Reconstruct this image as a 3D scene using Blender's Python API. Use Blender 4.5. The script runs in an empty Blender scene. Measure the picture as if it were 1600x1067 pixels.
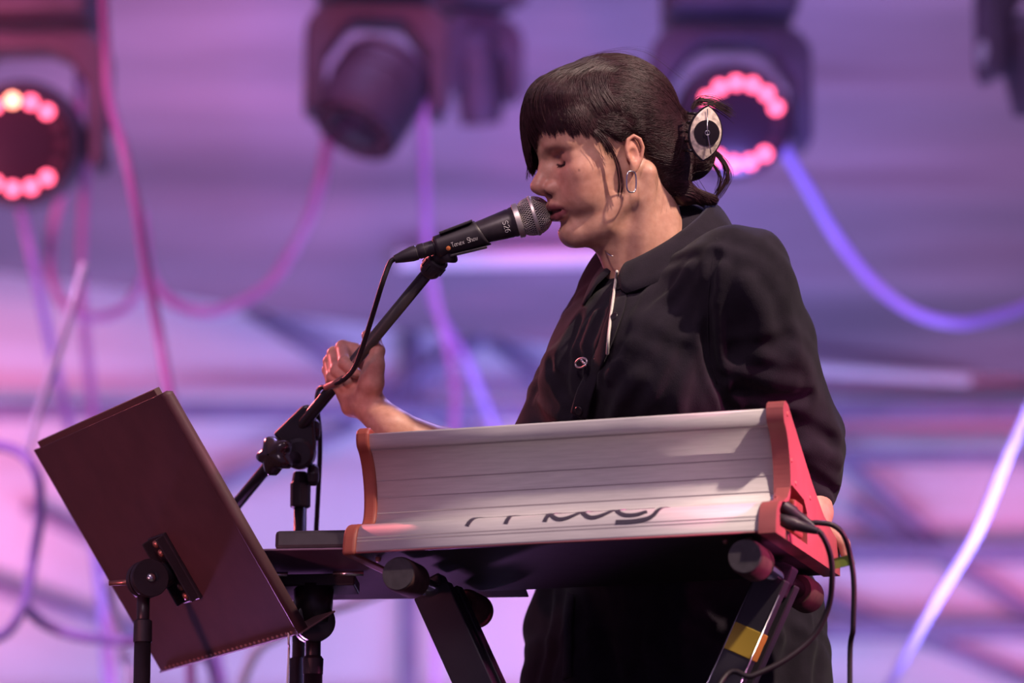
import bpy, bmesh, math, random
import numpy as np
from mathutils import Vector, Matrix

random.seed(7)
rng = np.random.default_rng(7)
scene = bpy.context.scene
COL = scene.collection

# ------------------------------------------------------------------ camera
PITCH = math.radians(11.8)
FPX = 6000.0                       # focal length in pixels of the 1600 px wide frame
CAMZ = 0.22
cam_data = bpy.data.cameras.new('camera')
cam_data.sensor_width = 36.0
cam_data.lens = FPX * 36.0 / 1600.0
cam_data.dof.use_dof = True
cam_data.dof.focus_distance = 4.98
cam_data.dof.aperture_fstop = 2.8
cam_data.clip_end = 200
cam = bpy.data.objects.new('camera', cam_data)
cam.location = (0, 0, CAMZ)
cam.rotation_euler = (math.pi / 2 + PITCH, 0, 0)
COL.objects.link(cam)
scene.camera = cam

# ------------------------------------------------------------------ world
world = bpy.data.worlds.new('world')
scene.world = world
world.use_nodes = True
bgn = world.node_tree.nodes['Background']
bgn.inputs['Color'].default_value = (0.50, 0.30, 0.66, 1)
bgn.inputs['Strength'].default_value = 0.30

# ------------------------------------------------------------------ lights
def lamp(name, kind, loc, aim, color, energy, size=0.1, angle=60, blend=0.6, size_y=None):
    ld = bpy.data.lights.new(name, kind)
    ld.color = color
    ld.energy = energy
    if kind == 'SPOT':
        ld.spot_size = math.radians(angle)
        ld.spot_blend = blend
        ld.shadow_soft_size = size
    elif kind == 'AREA':
        ld.size = size
        if size_y:
            ld.shape = 'RECTANGLE'
            ld.size_y = size_y
    else:
        ld.shadow_soft_size = size
    o = bpy.data.objects.new(name, ld)
    o.location = loc
    d = Vector(aim) - Vector(loc)
    o.rotation_euler = d.to_track_quat('-Z', 'Y').to_euler()
    COL.objects.link(o)
    return o

# front of house key, high on the right
lamp('key_spot', 'SPOT', (2.6, 2.45, 4.4), (0.1, 4.9, 1.2), (1.0, 0.77, 0.66), 1250, 0.08, 36, 0.5)
# red / pink side and rim spots, violet back spot, then added fills
lamp('red_spot_left', 'SPOT', (-3.2, 5.4, 2.6), (0.10, 4.95, 1.46), (1.0, 0.10, 0.16), 60, 0.12, 7.5, 0.7)
lamp('red_spot_boom', 'SPOT', (-1.60, 7.12, 2.40), (-0.26, 5.05, 1.28), (1.0, 0.18, 0.20), 260, 0.10, 11.5, 0.4)
lamp('red_spot_right', 'SPOT', (2.9, 4.2, 1.45), (0.38, 4.72, 1.0), (1.0, 0.15, 0.46), 800, 0.10, 8.5, 0.8)
lamp('violet_back_spot', 'SPOT', (0.8, 7.4, 3.6), (0.1, 5.0, 1.1), (0.42, 0.34, 1.0), 160, 0.2, 50, 0.6)
lamp('front_fill', 'AREA', (-0.8, 0.6, 4.2), (0.0, 5.0, 1.2), (0.92, 0.68, 0.86), 62, 1.2)  # unseen fill added to lift the face and shirt
lamp('face_fill', 'SPOT', (-0.7, 0.9, 3.4), (0.13, 4.85, 1.44), (1.0, 0.72, 0.68), 230, 0.15, 8.0, 0.7)  # fill added to brighten only the head and microphone
lamp('pink_left_fill', 'SPOT', (-2.6, 4.6, 3.4), (-1.0, 8.0, 2.3), (1.0, 0.12, 0.40), 320, 0.3, 46, 1.0)  # unseen lamp added to turn the left hoses pink
lamp('red_desk_fill', 'SPOT', (-2.6, 2.4, 0.25), (-0.68, 4.9, 0.92), (1.0, 0.28, 0.34), 800, 0.4, 9.5, 0.9)  # added to bring up the back of the music desk
lamp('violet_tray_fill', 'SPOT', (-0.9, 6.9, 0.3), (-0.26, 5.02, 0.88), (0.80, 0.30, 1.0), 200, 0.2, 9, 0.6)  # low light added for the underside of the tray
# washes on the backdrop
lamp('backdrop_violet_wash', 'AREA', (0.0, 8.9, 0.35), (0.0, 11.6, 2.0), (0.46, 0.44, 1.0), 85, 3.4, size_y=0.6)
lamp('roof_violet_wash', 'AREA', (0.0, 7.6, 5.2), (0.0, 11.5, 1.9), (0.50, 0.38, 1.0), 65, 2.6, size_y=0.8)
lamp('backdrop_pink_left', 'SPOT', (-3.6, 8.6, 1.2), (-1.85, 11.4, 2.1), (1.0, 0.20, 0.42), 620, 0.25, 22, 1.0)
lamp('backdrop_pink_middle', 'SPOT', (0.2, 8.0, 4.8), (0.12, 11.4, 2.45), (1.0, 0.16, 0.50), 380, 0.2, 13, 1.0)
lamp('backdrop_pink_low', 'SPOT', (0.4, 8.2, 0.5), (-0.03, 11.4, 1.72), (1.0, 0.2, 0.5), 260, 0.2, 14, 1.0)
lamp('backdrop_pink_right', 'SPOT', (3.2, 8.6, 0.8), (1.62, 11.4, 1.95), (1.0, 0.18, 0.48), 330, 0.2, 20, 1.0)
lamp('roof_red_wash', 'SPOT', (-2.2, 6.6, 1.6), (-0.95, 10.3, 3.5), (1.0, 0.22, 0.42), 520, 0.3, 30, 1.0)
lamp('roof_blue_wash', 'SPOT', (1.0, 7.0, 1.2), (0.05, 10.6, 3.1), (0.26, 0.21, 1.0), 430, 0.3, 42, 1.0)
lamp('roof_red_right', 'SPOT', (2.6, 7.0, 1.6), (1.6, 10.4, 3.3), (1.0, 0.30, 0.62), 190, 0.3, 30, 1.0)
lamp('fixture_red_fill', 'SPOT', (0.35, 7.3, 3.5), (-0.2, 9.2, 3.35), (1.0, 0.14, 0.34), 60, 0.2, 60, 1.0)  # added to redden the stage light housings
lamp('hose_right_fill', 'SPOT', (2.7, 6.3, 2.6), (1.15, 7.8, 1.75), (0.66, 0.46, 1.0), 110, 0.1, 40, 0.8)  # added to pick out the lower right hoses
lamp('hose_left_fill', 'SPOT', (-2.6, 6.0, 2.3), (-0.95, 7.7, 1.55), (0.80, 0.46, 1.0), 130, 0.1, 40, 0.8)  # unseen lamp added for the lower left hoses

vs = scene.view_settings
vs.view_transform = 'Standard'
vs.look = 'None'
vs.gamma = 1.0
vs.use_curve_mapping = False
vs.exposure = 0.0

# ------------------------------------------------------------------ geometry of the view, used to work out real positions
CR = np.array([1.0, 0, 0])
CU = np.array([0, -math.sin(PITCH), math.cos(PITCH)])
CF = np.array([0, math.cos(PITCH), math.sin(PITCH)])
CP = np.array([0, 0, CAMZ])

def P(px, py, d):
    """world point seen at a pixel, d metres along the view axis"""
    return CP + d * (CF + CR * (px - 800) / FPX + CU * (533.5 - py) / FPX)

def PY(px, py, Y):
    """world point seen at a pixel, on the upright plane y = Y"""
    r = CF + CR * (px - 800) / FPX + CU * (533.5 - py) / FPX
    return CP + r * (Y / r[1])

def proj(p):
    q = np.asarray(p, float) - CP
    d = q @ CF
    return 800 + FPX * (q @ CR) / d, 533.5 - FPX * (q @ CU) / d, d

# ------------------------------------------------------------------ materials
MATS = {}
def mat(name, color, rough=0.5, metal=0.0, spec=0.5, noise=0.0, nscale=60.0, bump=0.0, bscale=200.0,
        emit=None, estr=0.0, trans=0.0, sss=0.0, coat=0.0, sheen=0.0, stretch=None, ior=1.45):
    if name in MATS:
        return MATS[name]
    m = bpy.data.materials.new(name)
    m.use_nodes = True
    nt = m.node_tree
    b = nt.nodes['Principled BSDF']
    b.inputs['Base Color'].default_value = (*color, 1)
    b.inputs['Roughness'].default_value = rough
    b.inputs['Metallic'].default_value = metal
    b.inputs['Specular IOR Level'].default_value = spec
    b.inputs['IOR'].default_value = ior
    b.inputs['Transmission Weight'].default_value = trans
    b.inputs['Coat Weight'].default_value = coat
    b.inputs['Sheen Weight'].default_value = sheen
    if sss:
        b.inputs['Subsurface Weight'].default_value = sss
        b.inputs['Subsurface Radius'].default_value = (0.008, 0.003, 0.0015)
        b.inputs['Subsurface Scale'].default_value = 1.0
    if emit:
        b.inputs['Emission Color'].default_value = (*emit, 1)
        b.inputs['Emission Strength'].default_value = estr
    tc = nt.nodes.new('ShaderNodeTexCoord')
    mp = nt.nodes.new('ShaderNodeMapping')
    nt.links.new(tc.outputs['Object'], mp.inputs['Vector'])
    if stretch:
        mp.inputs['Scale'].default_value = stretch
    if noise:
        n = nt.nodes.new('ShaderNodeTexNoise')
        n.inputs['Scale'].default_value = nscale
        n.inputs['Detail'].default_value = 5
        nt.links.new(mp.outputs['Vector'], n.inputs['Vector'])
        r = nt.nodes.new('ShaderNodeValToRGB')
        r.color_ramp.elements[0].position = 0.3
        r.color_ramp.elements[1].position = 0.7
        r.color_ramp.elements[0].color = (*[c * (1 - noise) for c in color], 1)
        r.color_ramp.elements[1].color = (*[min(1, c * (1 + noise)) for c in color], 1)
        nt.links.new(n.outputs['Fac'], r.inputs['Fac'])
        nt.links.new(r.outputs['Color'], b.inputs['Base Color'])
    if bump:
        n2 = nt.nodes.new('ShaderNodeTexNoise')
        n2.inputs['Scale'].default_value = bscale
        n2.inputs['Detail'].default_value = 4
        nt.links.new(mp.outputs['Vector'], n2.inputs['Vector'])
        bp = nt.nodes.new('ShaderNodeBump')
        bp.inputs['Strength'].default_value = bump
        bp.inputs['Distance'].default_value = 0.002
        nt.links.new(n2.outputs['Fac'], bp.inputs['Height'])
        nt.links.new(bp.outputs['Normal'], b.inputs['Normal'])
    MATS[name] = m
    return m

# ------------------------------------------------------------------ object helpers
def tag(o, label=None, cat=None, group=None, kind=None):
    if label: o['label'] = label
    if cat: o['category'] = cat
    if group: o['group'] = group
    if kind: o['kind'] = kind
    return o

def thing(name, label, cat, loc, group=None):
    o = bpy.data.objects.new(name, None)
    o.empty_display_size = 0.05
    o.location = Vector(loc)
    COL.objects.link(o)
    return tag(o, label, cat, group)

def link(name, me, m=None, parent=None, smooth=True, label=None):
    if m is not None:
        me.materials.append(m)
    if smooth:
        me.polygons.foreach_set('use_smooth', [True] * len(me.polygons))
    o = bpy.data.objects.new(name, me)
    COL.objects.link(o)
    if parent is not None:
        o.parent = parent
        if parent.parent is None:
            o.matrix_parent_inverse = Matrix.Translation(-parent.location)
    if label: o['label'] = label
    return o

class MB:
    """collects vertices and faces in world coordinates for one mesh object"""
    def __init__(self):
        self.v, self.f = [], []
    def add(self, vs, fs):
        n = len(self.v)
        self.v += [tuple(float(c) for c in p) for p in vs]
        self.f += [tuple(i + n for i in f) for f in fs]
        return self
    def box(self, c, ax, ay, az, sx, sy, sz):
        """box centred at c with axes and full sizes"""
        c, ax, ay, az = (np.asarray(q, float) for q in (c, ax, ay, az))
        vs = [c + ax * sx / 2 * i + ay * sy / 2 * j + az * sz / 2 * k for i in (-1, 1) for j in (-1, 1) for k in (-1, 1)]
        fs = [(0, 1, 3, 2), (4, 6, 7, 5), (0, 4, 5, 1), (2, 3, 7, 6), (0, 2, 6, 4), (1, 5, 7, 3)]
        return self.add(vs, fs)
    def tube(self, pts, r, n=12, cap=True, closed=False):
        pts = [np.asarray(p, float) for p in pts]
        rs = r if hasattr(r, '__len__') else [r] * len(pts)
        m = len(pts)
        vs, fs = [], []
        prev = None
        for i, p in enumerate(pts):
            if closed:
                t = pts[(i + 1) % m] - pts[i - 1]
            else:
                t = pts[min(i + 1, m - 1)] - pts[max(i - 1, 0)]
            t = t / (np.linalg.norm(t) + 1e-12)
            if prev is None:
                a = np.cross(t, [0, 0, 1.0])
                if np.linalg.norm(a) < 0.2:
                    a = np.cross(t, [1.0, 0, 0])
            else:
                a = prev - t * (prev @ t)
            a = a / np.linalg.norm(a)
            prev = a
            b = np.cross(t, a)
            for k in range(n):
                q = 2 * math.pi * k / n
                vs.append(p + rs[i] * (math.cos(q) * a + math.sin(q) * b))
        for i in range(m if closed else m - 1):
            j = (i + 1) % m
            for k in range(n):
                k2 = (k + 1) % n
                fs.append((i * n + k, i * n + k2, j * n + k2, j * n + k))
        if cap and not closed:
            fs.append(tuple(range(n - 1, -1, -1)))
            fs.append(tuple((m - 1) * n + k for k in range(n)))
        return self.add(vs, fs)
    def lathe(self, o, axis, prof, n=32):
        """prof: list of (distance along axis, radius)"""
        axis = np.asarray(axis, float) / np.linalg.norm(axis)
        a = np.cross(axis, [0, 0, 1.0])
        if np.linalg.norm(a) < 0.1:
            a = np.cross(axis, [1.0, 0, 0])
        a /= np.linalg.norm(a)
        b = np.cross(axis, a)
        o = np.asarray(o, float)
        vs, fs = [], []
        for (t, r) in prof:
            for k in range(n):
                q = 2 * math.pi * k / n
                vs.append(o + axis * t + max(r, 1e-5) * (math.cos(q) * a + math.sin(q) * b))
        for i in range(len(prof) - 1):
            for k in range(n):
                k2 = (k + 1) % n
                fs.append((i * n + k, (i + 1) * n + k, (i + 1) * n + k2, i * n + k2))
        fs.append(tuple(range(n)))
        fs.append(tuple((len(prof) - 1) * n + k for k in range(n - 1, -1, -1)))
        return self.add(vs, fs)
    def prism(self, poly, o, ax, ay, az, h0, h1):
        """poly in (ax, ay) extruded along az from h0 to h1"""
        o, ax, ay, az = (np.asarray(q, float) for q in (o, ax, ay, az))
        n = len(poly)
        vs = [o + ax * x + ay * y + az * h0 for x, y in poly] + [o + ax * x + ay * y + az * h1 for x, y in poly]
        fs = [tuple(range(n - 1, -1, -1)), tuple(range(n, 2 * n))]
        fs += [(i, (i + 1) % n, (i + 1) % n + n, i + n) for i in range(n)]
        return self.add(vs, fs)
    def grid(self, rows, closed=False):
        """rows: list of equal-length point lists"""
        m = len(rows[0])
        vs = [p for r in rows for p in r]
        fs = []
        for i in range(len(rows) - 1):
            for k in range(m if closed else m - 1):
                k2 = (k + 1) % m
                fs.append((i * m + k, i * m + k2, (i + 1) * m + k2, (i + 1) * m + k))
        return self.add(vs, fs)
    def ball(self, c, r, n=12):
        c = np.asarray(c, float)
        r = np.asarray(r if hasattr(r, '__len__') else (r, r, r), float)
        vs, fs = [], []
        for i in range(1, n // 2):
            th = math.pi * i / (n // 2)
            for k in range(n):
                q = 2 * math.pi * k / n
                vs.append(c + r * np.array([math.sin(th) * math.cos(q), math.sin(th) * math.sin(q), math.cos(th)]))
        m = n // 2 - 1
        for i in range(m - 1):
            for k in range(n):
                k2 = (k + 1) % n
                fs.append((i * n + k, (i + 1) * n + k, (i + 1) * n + k2, i * n + k2))
        top, bot = len(vs), len(vs) + 1
        vs += [c + [0, 0, r[2]], c - [0, 0, r[2]]]
        for k in range(n):
            k2 = (k + 1) % n
            fs.append((top, k, k2))
            fs.append((bot, (m - 1) * n + k2, (m - 1) * n + k))
        return self.add(vs, fs)
    def build(self, name, m, parent=None, smooth=False, bevel=0.0, label=None, segs=2, recalc=True, autosmooth=None):
        me = bpy.data.meshes.new(name)
        me.from_pydata(self.v, [], self.f)
        if recalc:
            bm = bmesh.new()
            bm.from_mesh(me)
            bmesh.ops.recalc_face_normals(bm, faces=bm.faces)
            if autosmooth is not None:
                for e in bm.edges:
                    if len(e.link_faces) == 2:
                        e.smooth = e.calc_face_angle(0) < autosmooth
            bm.to_mesh(me)
            bm.free()
        me.update()
        o = link(name, me, m, parent, smooth or autosmooth is not None, label)
        if bevel:
            md = o.modifiers.new('bevel', 'BEVEL')
            md.width = bevel
            md.segments = segs
            md.limit_method = 'ANGLE'
            md.angle_limit = math.radians(35)
            md.harden_normals = False
        return o

def bez(pts, n=8, closed=False):
    """Catmull-Rom through points"""
    pts = [np.asarray(p, float) for p in pts]
    m = len(pts)
    out = []
    for i in range(m if closed else m - 1):
        p0 = pts[(i - 1) % m] if closed or i > 0 else 2 * pts[0] - pts[1]
        p1, p2 = pts[i], pts[(i + 1) % m]
        p3 = pts[(i + 2) % m] if closed or i + 2 < m else 2 * pts[-1] - pts[-2]
        for k in range(n):
            t = k / n
            out.append(0.5 * (2 * p1 + (p2 - p0) * t + (2 * p0 - 5 * p1 + 4 * p2 - p3) * t * t + (3 * p1 - p0 - 3 * p2 + p3) * t ** 3))
    if not closed:
        out.append(pts[-1])
    return out

A = np.asarray
def nrm(v):
    v = np.asarray(v, float)
    return v / np.linalg.norm(v)

ZUP = np.array([0, 0, 1.0])
XR = np.array([1.0, 0, 0])
YA = np.array([0, 1.0, 0])
# ------------------------------------------------------------------ stage, tent and backdrop
def struct(o):
    o['kind'] = 'structure'; return o
floor_mat = mat('stage_floor', (0.035, 0.03, 0.035), rough=0.6, noise=0.3, nscale=8, bump=0.2)
struct(MB().box((0, 8.0, -0.05), XR, YA, ZUP, 15, 10.4, 0.1).build('floor', floor_mat))

fabric_mat = mat('tent_fabric', (0.80, 0.79, 0.82), rough=0.9, spec=0.1, noise=0.06, nscale=1.2, bump=0.3, bscale=40)
roof_mat = mat('roof_fabric', (0.29, 0.25, 0.30), rough=0.95, spec=0.05, noise=0.35, nscale=0.9, stretch=(0.5, 1, 5.0))
# back wall: pale cloth hung in soft level folds
WALLY = 11.6
rows = []
for z in np.linspace(0.0, 4.6, 150):
    row = []
    for x in np.linspace(-7.5, 7.5, 100):
        w = 0.012 * math.sin(z * 17 + 0.5 * math.sin(x * 1.3)) + 0.014 * math.sin(z * 8.3 + 0.7 * x + 1.0) + 0.012 * math.sin(x * 5 + z * 2)
        row.append((x, WALLY + w, z))
    rows.append(row)
struct(MB().grid(rows).build('wall_back', fabric_mat, smooth=True, recalc=False))
# tent roof: darker cloth that comes down over the upper part of the back wall in slack ripples
def edge_z(x):
    px = 800 + x * 520.0
    py = np.interp(px, [-400, 0, 250, 420, 620, 900, 1270, 1600, 2000], [410, 425, 462, 492, 515, 540, 566, 592, 625])
    return PY(px, py, 11.35)[2]
rows = []
for i in range(120):
    u = i / 119
    row = []
    for x in np.linspace(-7.4, 7.4, 140):
        z = edge_z(x) + 2.3 * u
        y = 11.35 - 0.55 * (2.3 * u) - 0.12 * u * u
        w = (0.012 + 0.022 * min(1, max(0, (x + 0.1) / 1.0))) * math.sin(z * 24 + 1.3 * x + 1.2 * math.sin(x * 2.0)) + 0.014 * math.sin(z * 13 - 0.8 * x) + 0.006 * math.sin(z * 47 + x * 3)
        row.append((x, y + w, z))
    rows.append(row)
struct(MB().grid(rows).build('ceiling', roof_mat, smooth=True, recalc=False))

# pale light-strip bars and dark scaffold pipes along the back wall
bright_strip_mat = mat('pale_strip', (0.92, 0.90, 0.95), rough=0.5)  # the bars stand in for bright strips of light
pipe_mat = mat('scaffold_pipe', (0.30, 0.27, 0.44), rough=0.6, noise=0.2, nscale=5)
o = MB().tube([PY(622, 408, 11.12), PY(1010, 402, 11.12)], 0.026, 14).build('bright_strip', bright_strip_mat, autosmooth=0.7)
tag(o, 'pale bar standing in for the bright strip behind the microphone and the chin', 'bright_strip', 'pale bars standing in for bright strips')
o = MB().tube([PY(1180, 574, 11.25), PY(1515, 594, 11.3)], 0.015, 14).build('bright_strip', bright_strip_mat, autosmooth=0.7)
tag(o, 'pale bar standing in for the slanting bright strip right of the sleeve', 'bright_strip', 'pale bars standing in for bright strips')
sc = thing('scaffold_frame', 'grey tube scaffold frame standing in front of the tent wall', 'scaffold', (0, 11.3, 0))
for (x0, x1, py, r) in ((-4.2, 4.2, 642, 0.030), (0.45, 4.2, 714, 0.024), (0.45, 4.2, 864, 0.034), (0.45, 4.2, 985, 0.030), (-4.2, 0.9, 1120, 0.03)):
    z = PY(800, py, 11.45)[2]
    MB().tube([(x0, 11.45, z), (x1, 11.45, z)], r, 14).build('rail', pipe_mat, sc, smooth=True)
for x in (-3.9, -2.35, -0.31, 1.95, 3.9):
    MB().tube([(x, 11.50, 0), (x, 11.50, PY(640, 450, 11.5)[2])], 0.026, 14).build('upright', pipe_mat, sc, smooth=True)
for a, b in (((385, 482), (560, 590)), ((560, 590), (790, 710)), ((590, 625), (790, 510)), ((755, 520), (960, 690)), ((1270, 930), (1660, 1085)),
             ((1330, 790), (1620, 960)), ((40, 790), (420, 980)), ((-60, 900), (280, 1010)), ((330, 760), (560, 660)), ((1230, 640), (1480, 860))):
    MB().tube([PY(*a, 11.52), PY(*b, 11.52)], 0.022, 12).build('brace', pipe_mat, sc, smooth=True)

# ------------------------------------------------------------------ moving head lights on a truss
fix_mat = mat('fixture_hazed', (0.085, 0.055, 0.085), rough=0.5, noise=0.2, nscale=10)  # dark housing; stage haze put into the lifted purple tone
fix_trim = mat('fixture_trim', (0.45, 0.42, 0.45), rough=0.4)
glass_dark = mat('lens_dark', (0.045, 0.020, 0.035), rough=0.15, spec=0.6)
led_on = mat('led_lit', (0.9, 0.2, 0.3), rough=0.4, emit=(1.0, 0.10, 0.19), estr=6.5)
led_hot = mat('led_hot', (0.9, 0.3, 0.2), rough=0.4, emit=(1.0, 0.30, 0.20), estr=9.0)
led_off = mat('led_unlit', (0.10, 0.03, 0.05), rough=0.2)
truss_mat = mat('truss_aluminium', (0.55, 0.55, 0.58), rough=0.35, metal=0.9)
TRZ = 4.05
def moving_head(px, py, d, width, yaw, aim, label, lit=None, drop=0.20, group='moving head lights on the truss', base_h=0.16):
    """px, py: centre of the head; width: outer width of the yoke in metres"""
    c = P(px, py, d)
    t = thing('moving_head_light', label, 'stage light', c + ZUP * drop, group)
    ux = A([math.cos(yaw), math.sin(yaw), 0]); uy = np.cross(ZUP, ux)
    aw = 0.046
    hw = width / 2
    R = hw - aw - 0.010
    top = c + ZUP * drop
    # yoke: a rounded bridge and two arms
    prof = [(-hw, -drop - 0.045), (-hw + 0.012, -drop - 0.07), (-hw + aw - 0.006, -drop - 0.065), (-hw + aw, -drop - 0.03), (-hw + aw + 0.004, -0.13), (-hw + aw + 0.05, -0.065),
            (-0.06, -0.045), (0.06, -0.045), (hw - aw - 0.05, -0.065), (hw - aw - 0.004, -0.13), (hw - aw, -drop - 0.03), (hw - aw + 0.006, -drop - 0.065), (hw - 0.012, -drop - 0.07), (hw, -drop - 0.045),
            (hw, -0.05), (hw - 0.03, -0.01), (hw - 0.07, 0.0), (-hw + 0.07, 0.0), (-hw + 0.03, -0.01), (-hw, -0.05)]
    MB().prism(prof, top, ux, ZUP, uy, -0.055, 0.055).build('yoke', fix_mat, t, bevel=0.012)
    for s in (-1, 1):
        MB().lathe(c + ux * (hw + 0.004) * s, -ux * s, [(0, 0.01), (0.001, 0.028), (0.012, 0.034)], 20).build('pivot_cap', fix_trim, t, smooth=True)
    # base box and clamp
    b = top + ZUP * (base_h / 2 + 0.02)
    base = MB().box(b, ux, uy, ZUP, width * 0.82, 0.26, base_h).build('base', fix_mat, t, bevel=0.02)
    MB().box(b - uy * 0.133, ux, uy, ZUP, width * 0.5, 0.012, base_h * 0.4).build('display', glass_dark, base, bevel=0.003)
    for s in (-1, 1):
        k = b + ux * s * width * 0.25
        MB().box(k + ZUP * (base_h / 2 + 0.03), ux, uy, ZUP, 0.05, 0.06, 0.06).build('hook_clamp', truss_mat, t, bevel=0.008)
        MB().tube([k + ZUP * base_h / 2, A([k[0], k[1], TRZ - 0.02])], 0.012, 10).build('hanging_rod', truss_mat, t, smooth=True)
    # head
    ax = nrm(aim)
    prof = [(-0.115, 0.02), (-0.11, 0.06), (-0.085, R * 0.86), (-0.03, R), (0.03, R), (0.085, R * 0.97), (0.125, R * 0.93), (0.130, R * 0.90), (0.118, R * 0.86)]
    hd = MB().lathe(c, ax, prof, 40).build('head', fix_mat, t, smooth=False, autosmooth=0.6)
    MB().lathe(c, ax, [(0.110, R * 0.87), (0.120, R * 0.87), (0.124, R * 0.5), (0.126, 0.01)], 36).build('lens', glass_dark, hd, smooth=False, autosmooth=0.5)
    e1 = nrm(np.cross(ax, ZUP)); e2 = np.cross(e1, ax)
    if e2[2] < 0: e2 = -e2
    N = 15
    for k in range(N):
        q = 2 * math.pi * (k + 0.5) / N
        m = led_off
        if lit is not None:
            v = lit(math.degrees(q) % 360)
            m = led_hot if v == 2 else led_on if v == 1 else led_off
        o = c + ax * 0.124 + (e1 * math.cos(q) + e2 * math.sin(q)) * R * 0.70
        MB().lathe(o, ax, [(0, 0.014), (0.004, 0.014), (0.008, 0.010), (0.010, 0.001)], 12).build('led', m, hd, smooth=True)
    for k in range(3):
        MB().lathe(c, ax, [(-0.07 + 0.03 * k, R * (0.92 + 0.03 * k) + 0.004), (-0.062 + 0.03 * k, R * (0.93 + 0.03 * k) + 0.006)], 36).build('cooling_fin', fix_mat, hd, smooth=True)
    return t
arcs = lambda q: 2 if (70 < q < 100) else 1 if (35 < q < 150 or 205 < q < 325) else 0
arcs_r = lambda q: 1 if (15 < q < 165 or 225 < q < 320) else 0
moving_head(1142, 190, 9.2, 0.385, 0.04, (0.10, -1, -0.30), 'stage light with lit red ring behind the hair clip', arcs_r, 0.225)
moving_head(36, 226, 9.0, 0.405, -0.05, (0.02, -1, -0.26), 'stage light with lit red ring at the left edge of the frame', arcs, 0.265)
moving_head(588, 142, 9.2, 0.345, 0.10, (-0.42, -0.35, -0.95), 'unlit stage light turned down, left of the singer', None, 0.205)
moving_head(745, 118, 10.4, 0.235, 0.5, (0.1, 0.2, -1.0), 'small unlit stage light behind the turned down one', None, 0.16, base_h=0.2)
moving_head(1622, 90, 9.2, 0.29, 0.3, (0.2, 0.3, -1.0), 'dark stage light cut off by the top right corner', None, 0.2)

def truss(Y, label):
    t = thing('lighting_truss', label, 'truss', (0, Y, TRZ))
    for dy in (-0.14, 0.14):
        for dz in (0.0, 0.28):
            MB().tube([(-4.3, Y + dy, TRZ + dz), (4.3, Y + dy, TRZ + dz)], 0.025, 12).build('chord', truss_mat, t, smooth=True)
    for k in range(24):
        x = -4.2 + k * 0.35
        MB().tube([(x, Y - 0.14, TRZ + (0.28 if k % 2 else 0)), (x + 0.35, Y - 0.14, TRZ + (0 if k % 2 else 0.28))], 0.012, 8).build('brace', truss_mat, t, smooth=True)
    return t
truss(8.55, 'aluminium lighting truss that carries the stage lights above the frame')
for x in (-4.25, 4.25):
    o = MB().box((x, 8.55, TRZ / 2), XR, YA, ZUP, 0.29, 0.29, TRZ - 0.03).build('truss_tower', truss_mat, bevel=0.01)
    tag(o, 'upright truss tower at the %s side of the stage' % ('left' if x < 0 else 'right'), 'truss tower')

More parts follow.
